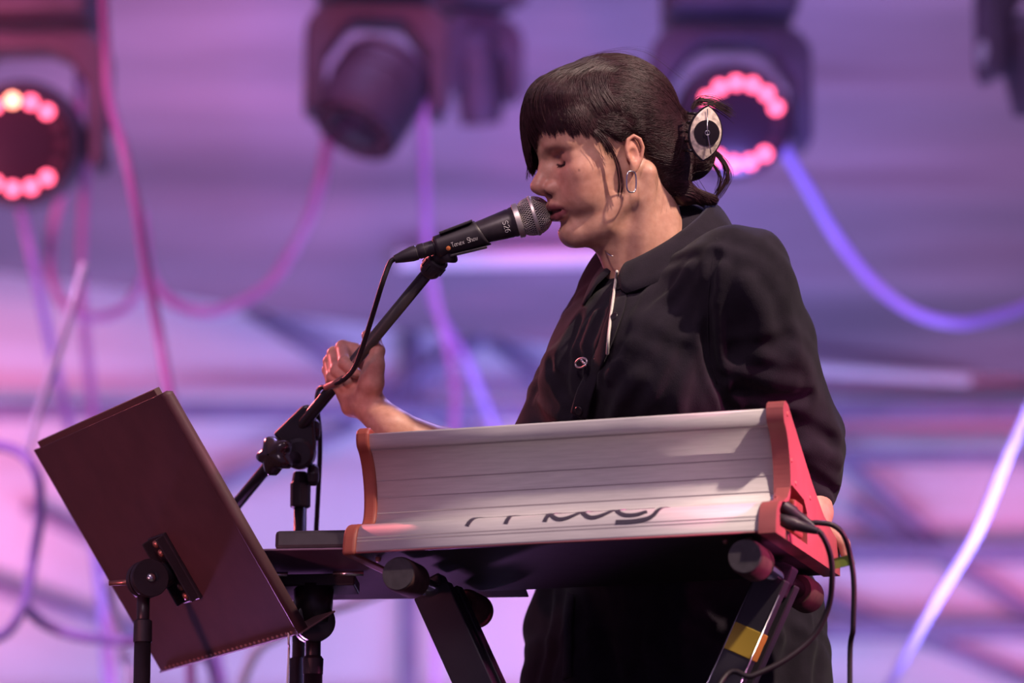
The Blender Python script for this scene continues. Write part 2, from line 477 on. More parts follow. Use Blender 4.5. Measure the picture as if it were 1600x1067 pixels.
# ------------------------------------------------------------------ translucent hoses hung all over the back of the stage
hose_pink = mat('hose_pink', (0.62, 0.26, 0.56), rough=0.25, spec=0.6)
hose_violet = mat('hose_violet', (0.50, 0.32, 0.78), rough=0.22, spec=0.6)
hose_pale = mat('hose_pale', (0.86, 0.80, 0.95), rough=0.18, spec=0.7)
HOSES = [
    ([(158, -60), (165, 60), (170, 150), (192, 230), (212, 320), (228, 420), (246, 510), (262, 600), (276, 690), (290, 900), (300, 1150), (308, 1950)], 0.0105, 'hose_pink', 'pink hose running down left of the turned down light'),
    ([(150, 160), (138, 220), (131, 320), (127, 430), (134, 530), (146, 650), (160, 800), (170, 1000), (176, 1150), (184, 1950)], 0.0100, 'hose_pink', 'pink hose falling straight from the left stage light'),
    ([(120, -60), (124, 100), (122, 212), (108, 270), (92, 320), (79, 380), (82, 440), (108, 484), (152, 496), (196, 480), (222, 440), (230, 400), (222, 330)], 0.0100, 'hose_pink', 'pink hose hanging in a round loop under the left stage light'),
    ([(22, 280), (38, 350), (58, 440), (76, 525), (95, 610), (112, 680), (140, 800), (160, 960), (170, 1150), (178, 1950)], 0.0100, 'hose_violet', 'violet hose slanting down behind the corner of the music stand'),
    ([(132, 410), (106, 500), (78, 590), (56, 655), (40, 712)], 0.0085, 'hose_pale', 'pale straight hose slanting to the left of the music stand'),
    ([(-300, -200), (-200, 560), (-60, 690), (0, 696), (38, 712), (60, 750), (62, 810), (52, 870), (44, 920), (36, 948), (14, 985), (-40, 1030), (-90, 1200), (-120, 1950)], 0.0105, 'hose_violet', 'glossy violet hose bending down at the left edge'),
    ([(36, 948), (70, 975), (115, 992), (170, 1000), (230, 1004), (300, 1010), (345, 1150), (360, 1950)], 0.0105, 'hose_violet', 'violet hose curving under the left music stand'),
    ([(228, 400), (240, 440), (268, 472), (318, 488), (368, 477), (420, 445), (456, 395), (484, 340), (502, 280), (512, 220), (516, 160)], 0.0110, 'hose_pink', 'pink hose swinging up in a wide loop to the turned down light'),
    ([(652, -260), (660, 100), (664, 300), (668, 390), (684, 480), (704, 560), (712, 620), (706, 700), (690, 850), (680, 1150), (688, 1950)], 0.0090, 'hose_pink', 'thin pink hose falling behind the tip of the boom'),
    ([(648, -260), (658, 150), (664, 300), (668, 390), (676, 470), (700, 515), (728, 560), (748, 608), (770, 660), (810, 760), (870, 900), (900, 1950)], 0.0100, 'hose_violet', 'violet hose with a bright glint right of the raised hand'),
    ([(1195, 150), (1222, 225), (1262, 295), (1310, 375), (1366, 443), (1428, 488), (1496, 505), (1560, 494), (1620, 470), (1680, 420), (1730, 250), (1760, -250)], 0.0110, 'hose_violet', 'violet hose sagging in a wide curve right of the singer'),
    ([(1760, -250), (1700, 350), (1640, 560), (1600, 655), (1572, 720), (1528, 830), (1466, 935), (1392, 1067), (1340, 1160), (1260, 1500), (1240, 1950)], 0.0105, 'hose_pale', 'pale glossy hose slanting across the lower right corner'),
    ([(168, 900), (180, 965), (196, 1030), (206, 1130), (214, 1950)], 0.0105, 'hose_pale', 'pale hose below the left side of the music stand'),
    ([(332, 900), (336, 980), (342, 1040), (350, 1150), (358, 1950)], 0.0085, 'hose_violet', 'short violet hose showing below the music stand'),
    ([(240, 1950), (300, 1400), (380, 1060), (440, 990), (500, 958), (560, 938), (640, 905), (720, 860)], 0.0115, 'hose_pale', 'pale hose passing under the small tray'),
]
for i, (px, r, m, lab) in enumerate(HOSES):
    d = {4: 7.48, 5: 7.48, 1: 9.3, 2: 9.3, 3: 9.3, 7: 9.25, 8: 9.7, 9: 9.75, 10: 9.3}.get(i, 7.7 + 0.25 * math.sin(i * 2.1))
    r = r * d / 7.7
    pts = bez([P(x, y, d + 0.05 * math.sin(k * 1.3 + i)) for k, (x, y) in enumerate(px)], 8)
    tag(MB().tube(pts, r, 12).build('hose', MATS[m], smooth=True), lab, 'hose', 'hoses hung behind the stage')
# ------------------------------------------------------------------ smooth implicit shapes -> one continuous mesh
def s_ell(p, c, r, R=None):
    q = p - np.asarray(c, np.float32)
    if R is not None:
        q = q @ np.asarray(R, np.float32).T      # rows of R = local axes
    r = np.asarray(r, np.float32)
    a = q / r
    k0 = np.sqrt((a * a).sum(1)) + 1e-9
    b = a / r
    k1 = np.sqrt((b * b).sum(1)) + 1e-9
    return k0 * (k0 - 1.0) / k1

def s_cap(p, a, b, ra, rb=None):
    if rb is None:
        rb = ra
    a = np.asarray(a, np.float32); b = np.asarray(b, np.float32)
    ab = b - a
    q = p - a
    t = np.clip((q @ ab) / float(ab @ ab + 1e-12), 0, 1)
    d = q - t[:, None] * ab
    return np.sqrt((d * d).sum(1)) - (ra + (rb - ra) * t)

def s_chain(p, pts, rs, k=0.0):
    d = None
    for i in range(len(pts) - 1):
        e = s_cap(p, pts[i], pts[i + 1], rs[i], rs[i + 1])
        d = e if d is None else (np.minimum(d, e) if k == 0 else smin(d, e, k))
    return d

def smin(a, b, k):
    h = np.maximum(k - np.abs(a - b), 0) / k
    return np.minimum(a, b) - h * h * k * 0.25

def smax(a, b, k):
    return -smin(-a, -b, k)

def mesh_sdf(f, lo, hi, h, B=8, slack=1.7):
    """surface nets over a sparse set of blocks; returns vertices, quads"""
    lo = np.asarray(lo, float); hi = np.asarray(hi, float)
    nb = np.ceil((hi - lo) / (h * B)).astype(int)
    n = nb * B
    bc = np.stack(np.meshgrid(*[np.arange(k) for k in nb], indexing='ij'), -1).reshape(-1, 3)
    cen = (lo + (bc + 0.5) * B * h).astype(np.float32)
    dv = f(cen)
    V = np.empty(tuple(n), np.float32)
    V[:] = np.where(dv > 0, 1.0, -1.0).astype(np.float32).reshape(nb).repeat(B, 0).repeat(B, 1).repeat(B, 2)
    act = np.nonzero(np.abs(dv) < slack * B * h * 0.866)[0]
    off = np.stack(np.meshgrid(*[np.arange(B)] * 3, indexing='ij'), -1).reshape(-1, 3)
    for s in range(0, len(act), 2000):
        ids = (bc[act[s:s + 2000], None, :] * B + off[None]).reshape(-1, 3)
        pts = (lo + ids * h).astype(np.float32)
        V[ids[:, 0], ids[:, 1], ids[:, 2]] = f(pts)
    S = V < 0
    dims = n
    stride = np.array([dims[1] * dims[2], dims[2], 1])
    cells, pos, quads = [], [], []
    for a in range(3):
        sl0 = [slice(None)] * 3; sl1 = [slice(None)] * 3
        sl0[a] = slice(0, -1); sl1[a] = slice(1, None)
        s0, s1 = S[tuple(sl0)], S[tuple(sl1)]
        idx = np.argwhere(s0 != s1)
        b, c = (a + 1) % 3, (a + 2) % 3
        ok = (idx[:, b] > 0) & (idx[:, c] > 0) & (idx[:, b] < dims[b] - 1) & (idx[:, c] < dims[c] - 1)
        idx = idx[ok]
        j = idx.copy(); j[:, a] += 1
        v0 = V[idx[:, 0], idx[:, 1], idx[:, 2]]; v1 = V[j[:, 0], j[:, 1], j[:, 2]]
        t = v0 / (v0 - v1)
        cp = idx.astype(float); cp[:, a] += t
        q = []
        for (ob, oc) in ((-1, -1), (0, -1), (0, 0), (-1, 0)):
            cc = idx.copy(); cc[:, b] += ob; cc[:, c] += oc
            cid = cc @ stride
            q.append(cid); cells.append(cid); pos.append(cp)
        q = np.stack(q, 1)
        flip = v0 > 0
        q[flip] = q[flip][:, ::-1]
        quads.append(q)
    cells = np.concatenate(cells); pos = np.concatenate(pos); quads = np.concatenate(quads)
    u, inv = np.unique(cells, return_inverse=True)
    cnt = np.bincount(inv, minlength=len(u)).astype(float)
    verts = np.stack([np.bincount(inv, pos[:, k], len(u)) / cnt for k in range(3)], 1)
    quads = np.searchsorted(u, quads)
    return lo + verts * h, quads

def np_mesh(name, v, f):
    """fast mesh from arrays; f is an (m, k) array"""
    me = bpy.data.meshes.new(name)
    v = np.asarray(v, np.float32); f = np.asarray(f, np.int32)
    k = f.shape[1]
    me.vertices.add(len(v)); me.vertices.foreach_set('co', v.ravel())
    me.loops.add(f.size); me.loops.foreach_set('vertex_index', f.ravel())
    me.polygons.add(len(f))
    me.polygons.foreach_set('loop_start', np.arange(0, f.size, k, dtype=np.int32))
    me.polygons.foreach_set('loop_total', np.full(len(f), k, np.int32))
    me.update(calc_edges=True)
    me.validate()
    return me

def vcol(me, cols, name='tint'):
    at = me.color_attributes.new(name, 'FLOAT_COLOR', 'POINT')
    c = np.ones((len(cols), 4), np.float32); c[:, :3] = cols
    at.data.foreach_set('color', c.ravel())

def sdf_normal(f, p, e=0.0008):
    p = np.asarray(p, np.float32)
    g = np.stack([f(p + np.float32(e) * np.eye(3, dtype=np.float32)[k]) - f(p - np.float32(e) * np.eye(3, dtype=np.float32)[k]) for k in range(3)], 1)
    return g / (np.linalg.norm(g, axis=1, keepdims=True) + 1e-9)

def hit(f, px, py, d0=4.3, d1=5.6, off=0.0):
    """point where the view ray through a pixel meets a surface"""
    a = P(px, py, d0); b = P(px, py, d1)
    L = np.linalg.norm(b - a); u = (b - a) / L
    t = 0.0
    for _ in range(200):
        d = float(f((a + u * t)[None].astype(np.float32))[0])
        if d < 0.0004 or t > L:
            break
        t += max(0.0004, d * 0.6)
    p = a + u * t
    return p - u * off
# ------------------------------------------------------------------ the singer
# head frame: x forward, y to her left (towards the lens), z up; millimetres
HP, HY, HR = math.radians(14), math.radians(20), math.radians(9)
_L0 = A([0, -math.cos(HR), -math.sin(HR)]); _U0 = A([0, -math.sin(HR), math.cos(HR)]); _F0 = A([-1.0, 0, 0])
_F1 = math.cos(HY) * _F0 + math.sin(HY) * _L0
H_L = math.cos(HY) * _L0 - math.sin(HY) * _F0
H_F = math.cos(HP) * _F1 - math.sin(HP) * _U0
H_U = math.sin(HP) * _F1 + math.cos(HP) * _U0
H_O = P(963, 240, 5.0)
H_M = np.stack([H_F, H_L, H_U])
def to_head(p):
    return ((p - H_O.astype(np.float32)) @ H_M.T.astype(np.float32)) * np.float32(1000)
def head_pt(x, y, z):
    return H_O + (x * H_F + y * H_L + z * H_U) * 0.001

# torso frame
TH = math.radians(37)
T_N = A([-math.cos(TH), -math.sin(TH), 0]); T_L = A([math.sin(TH), -math.cos(TH), 0])
T_M = np.stack([T_N, T_L, ZUP])

def sym(p):
    q = p.copy(); q[:, 1] = np.abs(q[:, 1]); return q

LASH = [(91.5, 19, 3.5), (88.5, 31, 2.0), (81, 43, 5.0), (71, 52, 10.0)]
def head_mm(p):
    s = sym(p)
    d = s_ell(p, (9, 0, 40), (91, 73, 74))
    d = smin(d, s_ell(p, (60, 0, 56), (42, 58, 44)), 26)                  # forehead
    d = smin(d, s_ell(p, (50, 0, -18), (47, 56, 66)), 24)                 # mid face
    d = smin(d, s_ell(s, (66, 40, -12), (22, 17, 16)), 22)                # cheek bones
    d = smin(d, s_ell(s, (68, 30, -42), (24, 20, 24)), 20)                # cheeks
    d = smin(d, s_chain(s, [(10, 49, -22), (14, 46, -56), (48, 32, -80), (82, 9, -86)], [14, 13, 13, 13]), 20)  # jaw
    d = smin(d, s_ell(p, (84, 0, -86), (16.5, 20, 15)), 12)               # chin
    d = smin(d, s_ell(p, (77, 0, -46), (28, 28, 22)), 16)                 # muzzle
    d = smin(d, s_ell(p, (46, 0, -92), (42, 34, 17)), 22)                 # under the chin
    # neck and muscles
    d = smin(d, s_chain(p, [(-22, 0, -20), (-12, 0, -110), (-20, 0, -210)], [50, 50, 60], 10), 20)
    d = smin(d, s_cap(p, (34, 0, -100), (22, 0, -190), 22, 24), 22)
    d = smin(d, s_chain(s, [(-14, 56, -34), (4, 40, -110), (22, 16, -190)], [11, 11, 9]), 14)
    # brow and sockets
    d = smin(d, s_chain(s, [(93, 8, 22), (91, 22, 28), (79, 44, 27)], [7.5, 7.5, 7]), 11)
    d = smin(d, s_chain(p, [(88, 0, 20), (91, 0, -2), (94, 0, -22)], [11, 13, 16], 8), 14)              # sides of the nose
    d = smax(d, -s_ell(s, (99, 30, 10), (15, 15, 9.0)), 14)
    d = smin(d, s_ell(s, (72.5, 33.5, 9.5), (15.5, 18.0, 12.0)), 5)        # closed lids over the eyeball
    d = smax(d, -s_chain(s, [(89, 19, 14.5), (88, 32, 17.5), (76, 47, 15)], [0.5, 0.9, 0.5]), 4)   # lid crease
    d = smax(d, -s_chain(s, LASH, [0.4, 0.9, 0.9, 0.4]), 2.0)
    # nose
    d = smin(d, s_chain(p, [(93, 0, 24), (95.5, 0, 12), (103, 0, 1), (111.5, 0, -10), (116, 0, -17.5)], [8, 6.8, 6.6, 7.2, 8.6], 4), 8)
    d = smin(d, s_ell(p, (115.5, 0, -18.5), (10.5, 9.6, 9.0)), 6)
    d = smin(d, s_ell(s, (102, 12.8, -24), (11.5, 7.0, 8.2)), 4.5)
    d = smin(d, s_cap(p, (115, 0, -25.5), (106, 0, -31), 4.4, 5), 5)
    d = smax(d, -s_ell(s, (107.5, 7.2, -33), (8.0, 3.2, 4.6)), 2.5)
    d = smax(d, -s_chain(s, [(91.5, 21.5, -18), (89, 22, -26)], [0.8, 0.8]), 5.0)                        # wing groove
    d = smax(d, -s_cap(p, (111.5, 0, -35), (112, 0, -43), 1.6, 2.4), 4)                                # philtrum
    # mouth
    lipu = s_chain(s, [(103.5, 0, -48.5), (103.5, 5, -47.5), (99.5, 13, -49.5), (91, 24.5, -53)], [6.2, 6.2, 5.2, 2.2], 3)
    lipl = s_chain(s, [(100.5, 0, -62.5), (100, 6, -62.5), (96.5, 14, -60.5), (90, 24, -54.5)], [6.8, 6.8, 5.6, 2.2], 3)
    d = smin(d, lipu, 3.0)
    d = smin(d, lipl, 3.0)
    d = smax(d, -s_chain(s, [(108, 0, -55.4), (104, 11, -55.2), (92, 24, -53.8)], [2.2, 2.0, 0.7]), 1.6)
    d = smax(d, -s_chain(s, [(106, 0, -74), (97, 16, -73)], [4, 3]), 7)                                # fold above the chin
    # ear
    e = (s - np.float32([8, 69, -6])) * np.float32(1.27)
    ca, sa = math.cos(0.20), math.sin(0.20)
    R = A([[ca, 0.30, sa], [-0.30, 0.95, 0.05], [-sa, -0.02, ca]])
    ear = s_ell(e, (-4, 1.0, 3), (15, 4.5, 25), R)
    hx = [(9, 0, -1), (8, 3, 13), (2, 4, 25), (-9, 5.5, 29), (-18, 6.5, 21), (-20, 6.5, 7), (-14, 5, -9), (-6, 3.0, -19)]
    ear = smin(ear, s_chain(e, hx, [2.2, 2.6, 3.0, 3.2, 3.3, 3.1, 2.8, 3.5]), 4)
    ear = smin(ear, s_ell(e, (2, 2.0, -22), (7.5, 4, 8.5)), 5)
    ear = smax(ear, -s_ell(e, (-2, 7.5, 0), (8.5, 7.0, 10.5)), 3)
    ear = smax(ear, -s_chain(e, [(1, 9, 15), (-7, 10, 20), (-13, 10.5, 13), (-13.5, 10, 2)], [3.0, 3.4, 3.0, 2.2]), 3)
    ear = smin(ear, s_ell(e, (6.5, 2.5, -3.5), (3.6, 4, 5.2)), 3)
    d = smin(d, ear / np.float32(1.27), 3)
    return d

def body_head(p):
    return head_mm(to_head(p)) * np.float32(0.001)

# ---- right arm and hand closed round the boom; points given as (pixel, pixel, depth)
BOOM_A, BOOM_B = P(690, 400, 4.995), P(372, 785, 5.29)
def boomd(px):       # depth of the boom at an image column
    t = (px - 690) / (372 - 690.0)
    return 4.995 + (5.29 - 4.995) * t
def hp(px, py, mm):
    return P(px, py, boomd(px) + mm * 0.001)
HAND_WR = hp(580, 650, 12)
R_ELB = P(800, 768, 5.14)
def body_hand(p):
    c = lambda pts, rs, k=0.004: s_chain(p, [hp(*q) for q in pts], [r * 0.001 for r in rs], k)
    d = s_chain(p, [hp(577, 634, 14), hp(612, 668, 18), P(700, 712, 5.11), R_ELB], [0.0225, 0.0245, 0.034, 0.040], 0.012)
    # palm behind the pole
    d = smin(d, c([(566, 622, 14), (560, 590, 20), (556, 562, 26)], [21, 19, 17], 0.01), 0.016)
    d = smin(d, c([(548, 636, 4), (541, 612, 4), (534, 592, 10)], [13, 13, 11], 0.006), 0.012)      # heel, little-finger side
    d = smin(d, c([(572, 628, 0), (580, 598, -5), (585, 572, -2)], [15, 16.5, 13.5], 0.006), 0.012)  # ball of the thumb
    th = c([(584, 574, 0), (590, 548, 10), (584, 531, 17), (573, 524, 20)], [11.5, 9.8, 9.2, 7.2], 0.003)
    d = smin(d, th, 0.008)
    fi = [[(556, 548, 26), (536, 543, 12), (539, 566, -16), (556, 583, -14)],
          [(545, 558, 26), (523, 553, 10), (527, 578, -17), (545, 596, -14)],
          [(536, 570, 25), (516, 565, 8), (520, 588, -15), (537, 603, -12)],
          [(531, 584, 23), (513, 578, 6), (518, 597, -11), (533, 608, -9)]]
    rr = [[10.5, 10.0, 9.2, 7.6], [10.5, 10.2, 9.4, 7.8], [10, 9.6, 8.8, 7.3], [9, 8.2, 7.6, 6.5]]
    f = None
    for q, r in zip(fi, rr):
        e = c(q, r, 0.003)
        f = e if f is None else smin(f, e, 0.0022)
    d = smin(d, f, 0.0045)
    return d

# ---- left arm: hand resting on the wheels at the end of the keyboard
L_SH, L_ELB, L_WR = P(1150, 440, 4.90), P(1245, 712, 5.02), P(1272, 800, 4.965)
def body_hand_left(p):
    d = s_chain(p, [L_ELB, P(1262, 772, 4.985), L_WR], [0.036, 0.028, 0.024], 0.01)
    d = smin(d, s_chain(p, [L_WR, P(1270, 822, 4.95), P(1262, 838, 4.935)], [0.022, 0.021, 0.017], 0.006), 0.01)
    for q, r in (([(1277, 828, 4.95), (1302, 834, 4.945), (1318, 850, 4.94), (1322, 868, 4.938)], [11, 9.5, 8.5, 7]),
                 ([(1262, 836, 4.94), (1255, 850, 4.92), (1252, 866, 4.905)], [9.5, 9, 7.5]),
                 ([(1272, 838, 4.935), (1270, 856, 4.915), (1270, 872, 4.905)], [9.5, 9, 7.5]),
                 ([(1280, 836, 4.94), (1285, 854, 4.925), (1288, 868, 4.915)], [9, 8.5, 7]),
                 ([(1254, 832, 4.945), (1243, 844, 4.93), (1236, 858, 4.915)], [9, 8, 6.5])):
        d = smin(d, s_chain(p, [P(*k) for k in q], [k * 0.001 for k in r], 0.003), 0.004)
    return d

# ---- trunk and legs, under the clothes
R_SH = P(945, 522, 5.17)
NECK0 = head_pt(-14, 0, -150)
PELV = P(1052, 985, 5.22)
FLOORZ = 0.0
def leg_pts(s):
    hip = PELV + T_L * 0.085 * s
    knee = A([hip[0] + 0.01 * s, hip[1] - 0.02, 0.46])
    ank = A([hip[0] + 0.02 * s, hip[1] + 0.02, 0.075])
    return hip, knee, ank
def body_trunk(p):
    ch = P(1040, 560, 5.05)
    d = s_ell(p, ch, (0.085, 0.13, 0.19), T_M)
    d = smin(d, s_chain(p, [NECK0 + ZUP * 0.02, NECK0 - ZUP * 0.05, ch], [0.046, 0.05, 0.06], 0.02), 0.03)
    d = smin(d, s_chain(p, [R_SH, NECK0 - ZUP * 0.06, L_SH], [0.036, 0.045, 0.036], 0.02), 0.03)
    d = smin(d, s_ell(p, P(1045, 780, 5.13), (0.07, 0.10, 0.14), T_M), 0.06)
    d = smin(d, s_ell(p, PELV, (0.085, 0.12, 0.11), T_M), 0.06)
    d = smin(d, s_chain(p, [L_SH, P(1190, 545, 4.95), L_ELB], [0.042, 0.04, 0.034], 0.01), 0.02)
    d = smin(d, s_chain(p, [R_SH, P(885, 630, 5.13), R_ELB], [0.042, 0.04, 0.034], 0.01), 0.02)
    for s in (-1, 1):
        h, k, a = leg_pts(s)
        d = smin(d, s_chain(p, [h, k, a], [0.08, 0.052, 0.036], 0.02), 0.03)
        d = smin(d, s_chain(p, [a - ZUP * 0.03, a + T_N * 0.15 - ZUP * 0.045], [0.036, 0.028], 0.01), 0.02)
    return d

def box_of(pts, r):
    q = np.stack(pts)
    return q.min(0) - r, q.max(0) + r

person_v, person_f, person_c = [], [], []
SKIN = A([0.60, 0.330, 0.235])
def add_body(f, lo, hi, h, colour):
    v, q = mesh_sdf(f, lo, hi, h)
    n = sum(len(k) for k in person_v)
    person_v.append(v); person_f.append(q + n); person_c.append(colour(v))

def fade(d, w):
    return np.exp(-np.maximum(d, 0) ** 2 / (w * w))
def mix(c, col, a):
    return c * (1 - a[:, None]) + A(col) * a[:, None]
def head_colour(v):
    p = to_head(v.astype(np.float32)); s = sym(p)
    c = np.tile(SKIN, (len(v), 1))
    c = mix(c, (0.62, 0.26, 0.20), 0.55 * fade(s_ell(s, (78, 34, -22), (20, 12, 16)), 18))     # flush
    c = mix(c, (0.58, 0.24, 0.19), 0.45 * fade(s_ell(p, (116, 0, -18), (8, 9, 8)), 7))
    lip = np.minimum(s_chain(s, [(107.5, 0, -49.5), (105.5, 6, -49), (101, 14, -50.5), (92, 25, -53)], [4.0, 4.0, 3.2, 1.0]),
                     s_chain(s, [(104, 0, -61.5), (103, 7, -61.5), (99, 14, -60), (91, 25, -54.5)], [5.0, 5.0, 4.2, 1.0]))
    c = mix(c, (0.20, 0.045, 0.058), np.clip(1.1 * fade(lip, 2.2), 0, 0.95))
    c = mix(c, (0.10, 0.02, 0.025), 0.9 * fade(s_chain(s, [(104, 0, -55.4), (100, 11, -55.2), (91, 24, -53.8)], [2.6, 2.2, 0.8]), 1.2))
    brow = s_chain(s, [(101, 9, 18), (98, 20, 25), (90, 34, 29), (76, 51, 27)], [3.2, 2.6, 2.0, 1.0])
    c = mix(c, (0.16, 0.07, 0.05), 0.55 * fade(brow, 3.0))
    c = mix(c, (0.34, 0.12, 0.10), 0.40 * fade(s_ell(s, (86, 32, 13), (10, 16, 8)), 6))           # lids
    c = mix(c, (0.03, 0.015, 0.015), 0.95 * fade(s_chain(s, LASH, [0.7, 1.3, 1.2, 0.5]), 1.2))
    for m in (to_head(hit(body_head, x, y)[None].astype(np.float32))[0] for x, y in ((905, 266),)):
        c = mix(c, (0.14, 0.05, 0.04), 0.8 * fade(np.sqrt(((p - np.float32(m)) ** 2).sum(1)) - 0.6, 0.9))
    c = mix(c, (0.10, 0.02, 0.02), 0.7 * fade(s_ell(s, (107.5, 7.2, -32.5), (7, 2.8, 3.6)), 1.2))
    c = mix(c, (0.55, 0.22, 0.16), 0.5 * fade(s_ell(s, (-4, 76, 0), (18, 8, 28)), 5))
    return c
plain = lambda v: np.tile(SKIN, (len(v), 1))
corners = [head_pt(x, y, z) for x in (-92, 132) for y in (-88, 88) for z in (-200, 122)]
add_body(body_head, *box_of(corners, 0.004), 0.0016, head_colour)
_lo, _hi = box_of([hp(505, 515, -40), hp(605, 680, 60), R_ELB], 0.05)
add_body(body_hand, _lo, _hi, 0.0016, plain)
_lo, _hi = box_of([L_ELB, L_WR, P(1325, 880, 4.93), P(1230, 870, 4.9)], 0.045)
add_body(body_hand_left, _lo, _hi, 0.0025, plain)
add_body(body_trunk, A([-0.12, 4.55, 0.0]) , A([0.62, 5.75, 1.45]), 0.008, plain)

def skin_material():
    m = bpy.data.materials.new('skin'); m.use_nodes = True
    nt = m.node_tree; b = nt.nodes['Principled BSDF']
    at = nt.nodes.new('ShaderNodeVertexColor'); at.layer_name = 'tint'
    n = nt.nodes.new('ShaderNodeTexNoise'); n.inputs['Scale'].default_value = 90; n.inputs['Detail'].default_value = 6
    tc = nt.nodes.new('ShaderNodeTexCoord'); nt.links.new(tc.outputs['Object'], n.inputs['Vector'])
    r = nt.nodes.new('ShaderNodeValToRGB')
    r.color_ramp.elements[0].position = 0.3; r.color_ramp.elements[0].color = (0.86, 0.78, 0.76, 1)
    r.color_ramp.elements[1].position = 0.7; r.color_ramp.elements[1].color = (1.08, 1.08, 1.08, 1)
    nt.links.new(n.outputs['Fac'], r.inputs['Fac'])
    mx = nt.nodes.new('ShaderNodeMix'); mx.data_type = 'RGBA'; mx.blend_type = 'MULTIPLY'
    mx.inputs['Factor'].default_value = 1.0
    nt.links.new(at.outputs['Color'], mx.inputs['A']); nt.links.new(r.outputs['Color'], mx.inputs['B'])
    nt.links.new(mx.outputs['Result'], b.inputs['Base Color'])
    b.inputs['Roughness'].default_value = 0.46
    b.inputs['Specular IOR Level'].default_value = 0.42
    b.inputs['Subsurface Weight'].default_value = 0.12
    b.inputs['Subsurface Radius'].default_value = (0.006, 0.002, 0.001)
    b.inputs['Subsurface Scale'].default_value = 1.0
    n2 = nt.nodes.new('ShaderNodeTexNoise'); n2.inputs['Scale'].default_value = 900; n2.inputs['Detail'].default_value = 3
    nt.links.new(tc.outputs['Object'], n2.inputs['Vector'])
    bp = nt.nodes.new('ShaderNodeBump'); bp.inputs['Strength'].default_value = 0.18; bp.inputs['Distance'].default_value = 0.0006
    nt.links.new(n2.outputs['Fac'], bp.inputs['Height']); nt.links.new(bp.outputs['Normal'], b.inputs['Normal'])
    return m
me = np_mesh('person', np.concatenate(person_v), np.concatenate(person_f))
vcol(me, np.concatenate(person_c))
person = link('person', me, skin_material())
tag(person, 'singer in a dark loose shirt dress, eyes closed, mouth at the microphone', 'person')
# ------------------------------------------------------------------ hair
def interp_fn(tab):
    xs = A([t[0] for t in tab], float); ys = A([t[1] for t in tab], float)
    return lambda v: np.interp(v, xs, ys)
hairline = interp_fn([(-70, -74), (-34, -74), (-22, -60), (-15, -38), (-13, 2), (-9, 18), (6, 21), (17, 10), (24, 16), (36, 27), (62, 34), (80, 43), (94, 52), (112, 46), (130, 40)])
def hair_mm(p):
    y = np.abs(p[:, 1])
    d = s_ell(p, (0, 0, 47), (95, 80, 83))
    d = smin(d, s_ell(p, (68, 0, 84), (36, 54, 30)), 24)
    d = smin(d, s_ell(p, (-52, 0, -14), (44, 64, 62)), 25)
    cut = hairline(p[:, 0]).astype(np.float32) - p[:, 2]
    d = smax(d, cut * np.float32(0.7), 6)
    bun = s_ell(p, (-98, 8, -12), (34, 38, 44))
    bun = smin(bun, s_chain(p, [(-46, 34, -50), (-66, 32, -72), (-108, 26, -88)], [15, 13, 6], 8), 14)
    d = smin(d, bun, 12)
    return d
def body_hair(p):
    return hair_mm(to_head(p)) * np.float32(0.001)

corners = [head_pt(x, y, z) for x in (-142, 134) for y in (-90, 90) for z in (-108, 136)]
hv, hq = mesh_sdf(body_hair, *box_of(corners, 0.004), 0.003)
# combed relief: fine ridges that run back towards the clip
me = np_mesh('hair', hv, hq)
hair_mat = mat('hair_brown', (0.031, 0.0095, 0.0125), rough=0.42, spec=0.45, noise=0.35, nscale=120)
hair = link('hair', me, hair_mat, person, label='dark brown hair gathered at the back of the head with a fringe')

def project(f, p, off, it=4):
    for _ in range(it):
        d = f(p.astype(np.float32))
        n = sdf_normal(f, p, 0.6)
        p = p - n * (d - off)[:, None]
    return p

def strands_mesh(name, paths, r0, r1, parent, m, label=None):
    """paths (n, k, 3) world points -> three sided tapered tubes in one mesh"""
    paths = A(paths); n, k, _ = paths.shape
    t = np.gradient(paths, axis=1)
    t /= np.linalg.norm(t, axis=2, keepdims=True) + 1e-12
    a = np.cross(t, A([0.3, 0.8, 0.52])); a /= np.linalg.norm(a, axis=2, keepdims=True) + 1e-12
    b = np.cross(t, a)
    u = np.linspace(0, 1, k)
    rad = ((r0 + (r1 - r0) * u ** 2) * np.clip(0.35 + u * 5, 0, 1))[None, :, None] * rng.uniform(0.7, 1.3, (n, 1, 1))
    ring = [paths + rad * (math.cos(q) * a + math.sin(q) * b) for q in (0, 2.0944, 4.18879)]
    v = np.stack(ring, 2).reshape(-1, 3)
    base = (np.arange(n)[:, None, None] * k + np.arange(k - 1)[None, :, None]) * 3
    s = np.arange(3)[None, None, :]; s2 = (s + 1) % 3
    f = np.stack([base + s, base + s2, base + 3 + s2, base + 3 + s], -1).reshape(-1, 4)
    me = np_mesh(name, v, f)
    o = link(name, me, m, parent, label=label)
    return o

def to_world(mm):
    return H_O + (mm @ H_M) * 0.001

NSEG = 15
def swept(roots, ends, off, wob=1.0, lift=0.0):
    n = len(roots); t = np.linspace(0, 1, NSEG)[None, :, None]
    path = roots[:, None] * (1 - t) + ends[:, None] * t
    ph = rng.uniform(0, 6.28, (n, 1, 3)); fr = rng.uniform(2, 5, (n, 1, 1))
    path = path + wob * np.sin(fr * t + ph) * np.sin(math.pi * t)
    o = (off[:, None] + lift * np.sin(math.pi * t[..., 0])).repeat(1, 1)
    o = np.broadcast_to(o, (n, NSEG)).reshape(-1)
    q = project(hair_mm, path.reshape(-1, 3), o)
    return q.reshape(n, NSEG, 3)

def arc_pts(ctrl, n):
    c = np.stack(bez([A(q, ) for q in ctrl], 16))
    i = rng.uniform(0, len(c) - 1.001, n); j = i.astype(int)
    return c[j] + (c[j + 1] - c[j]) * (i - j)[:, None]

allp = []
CLIP = A([-108.0, 26, 14])
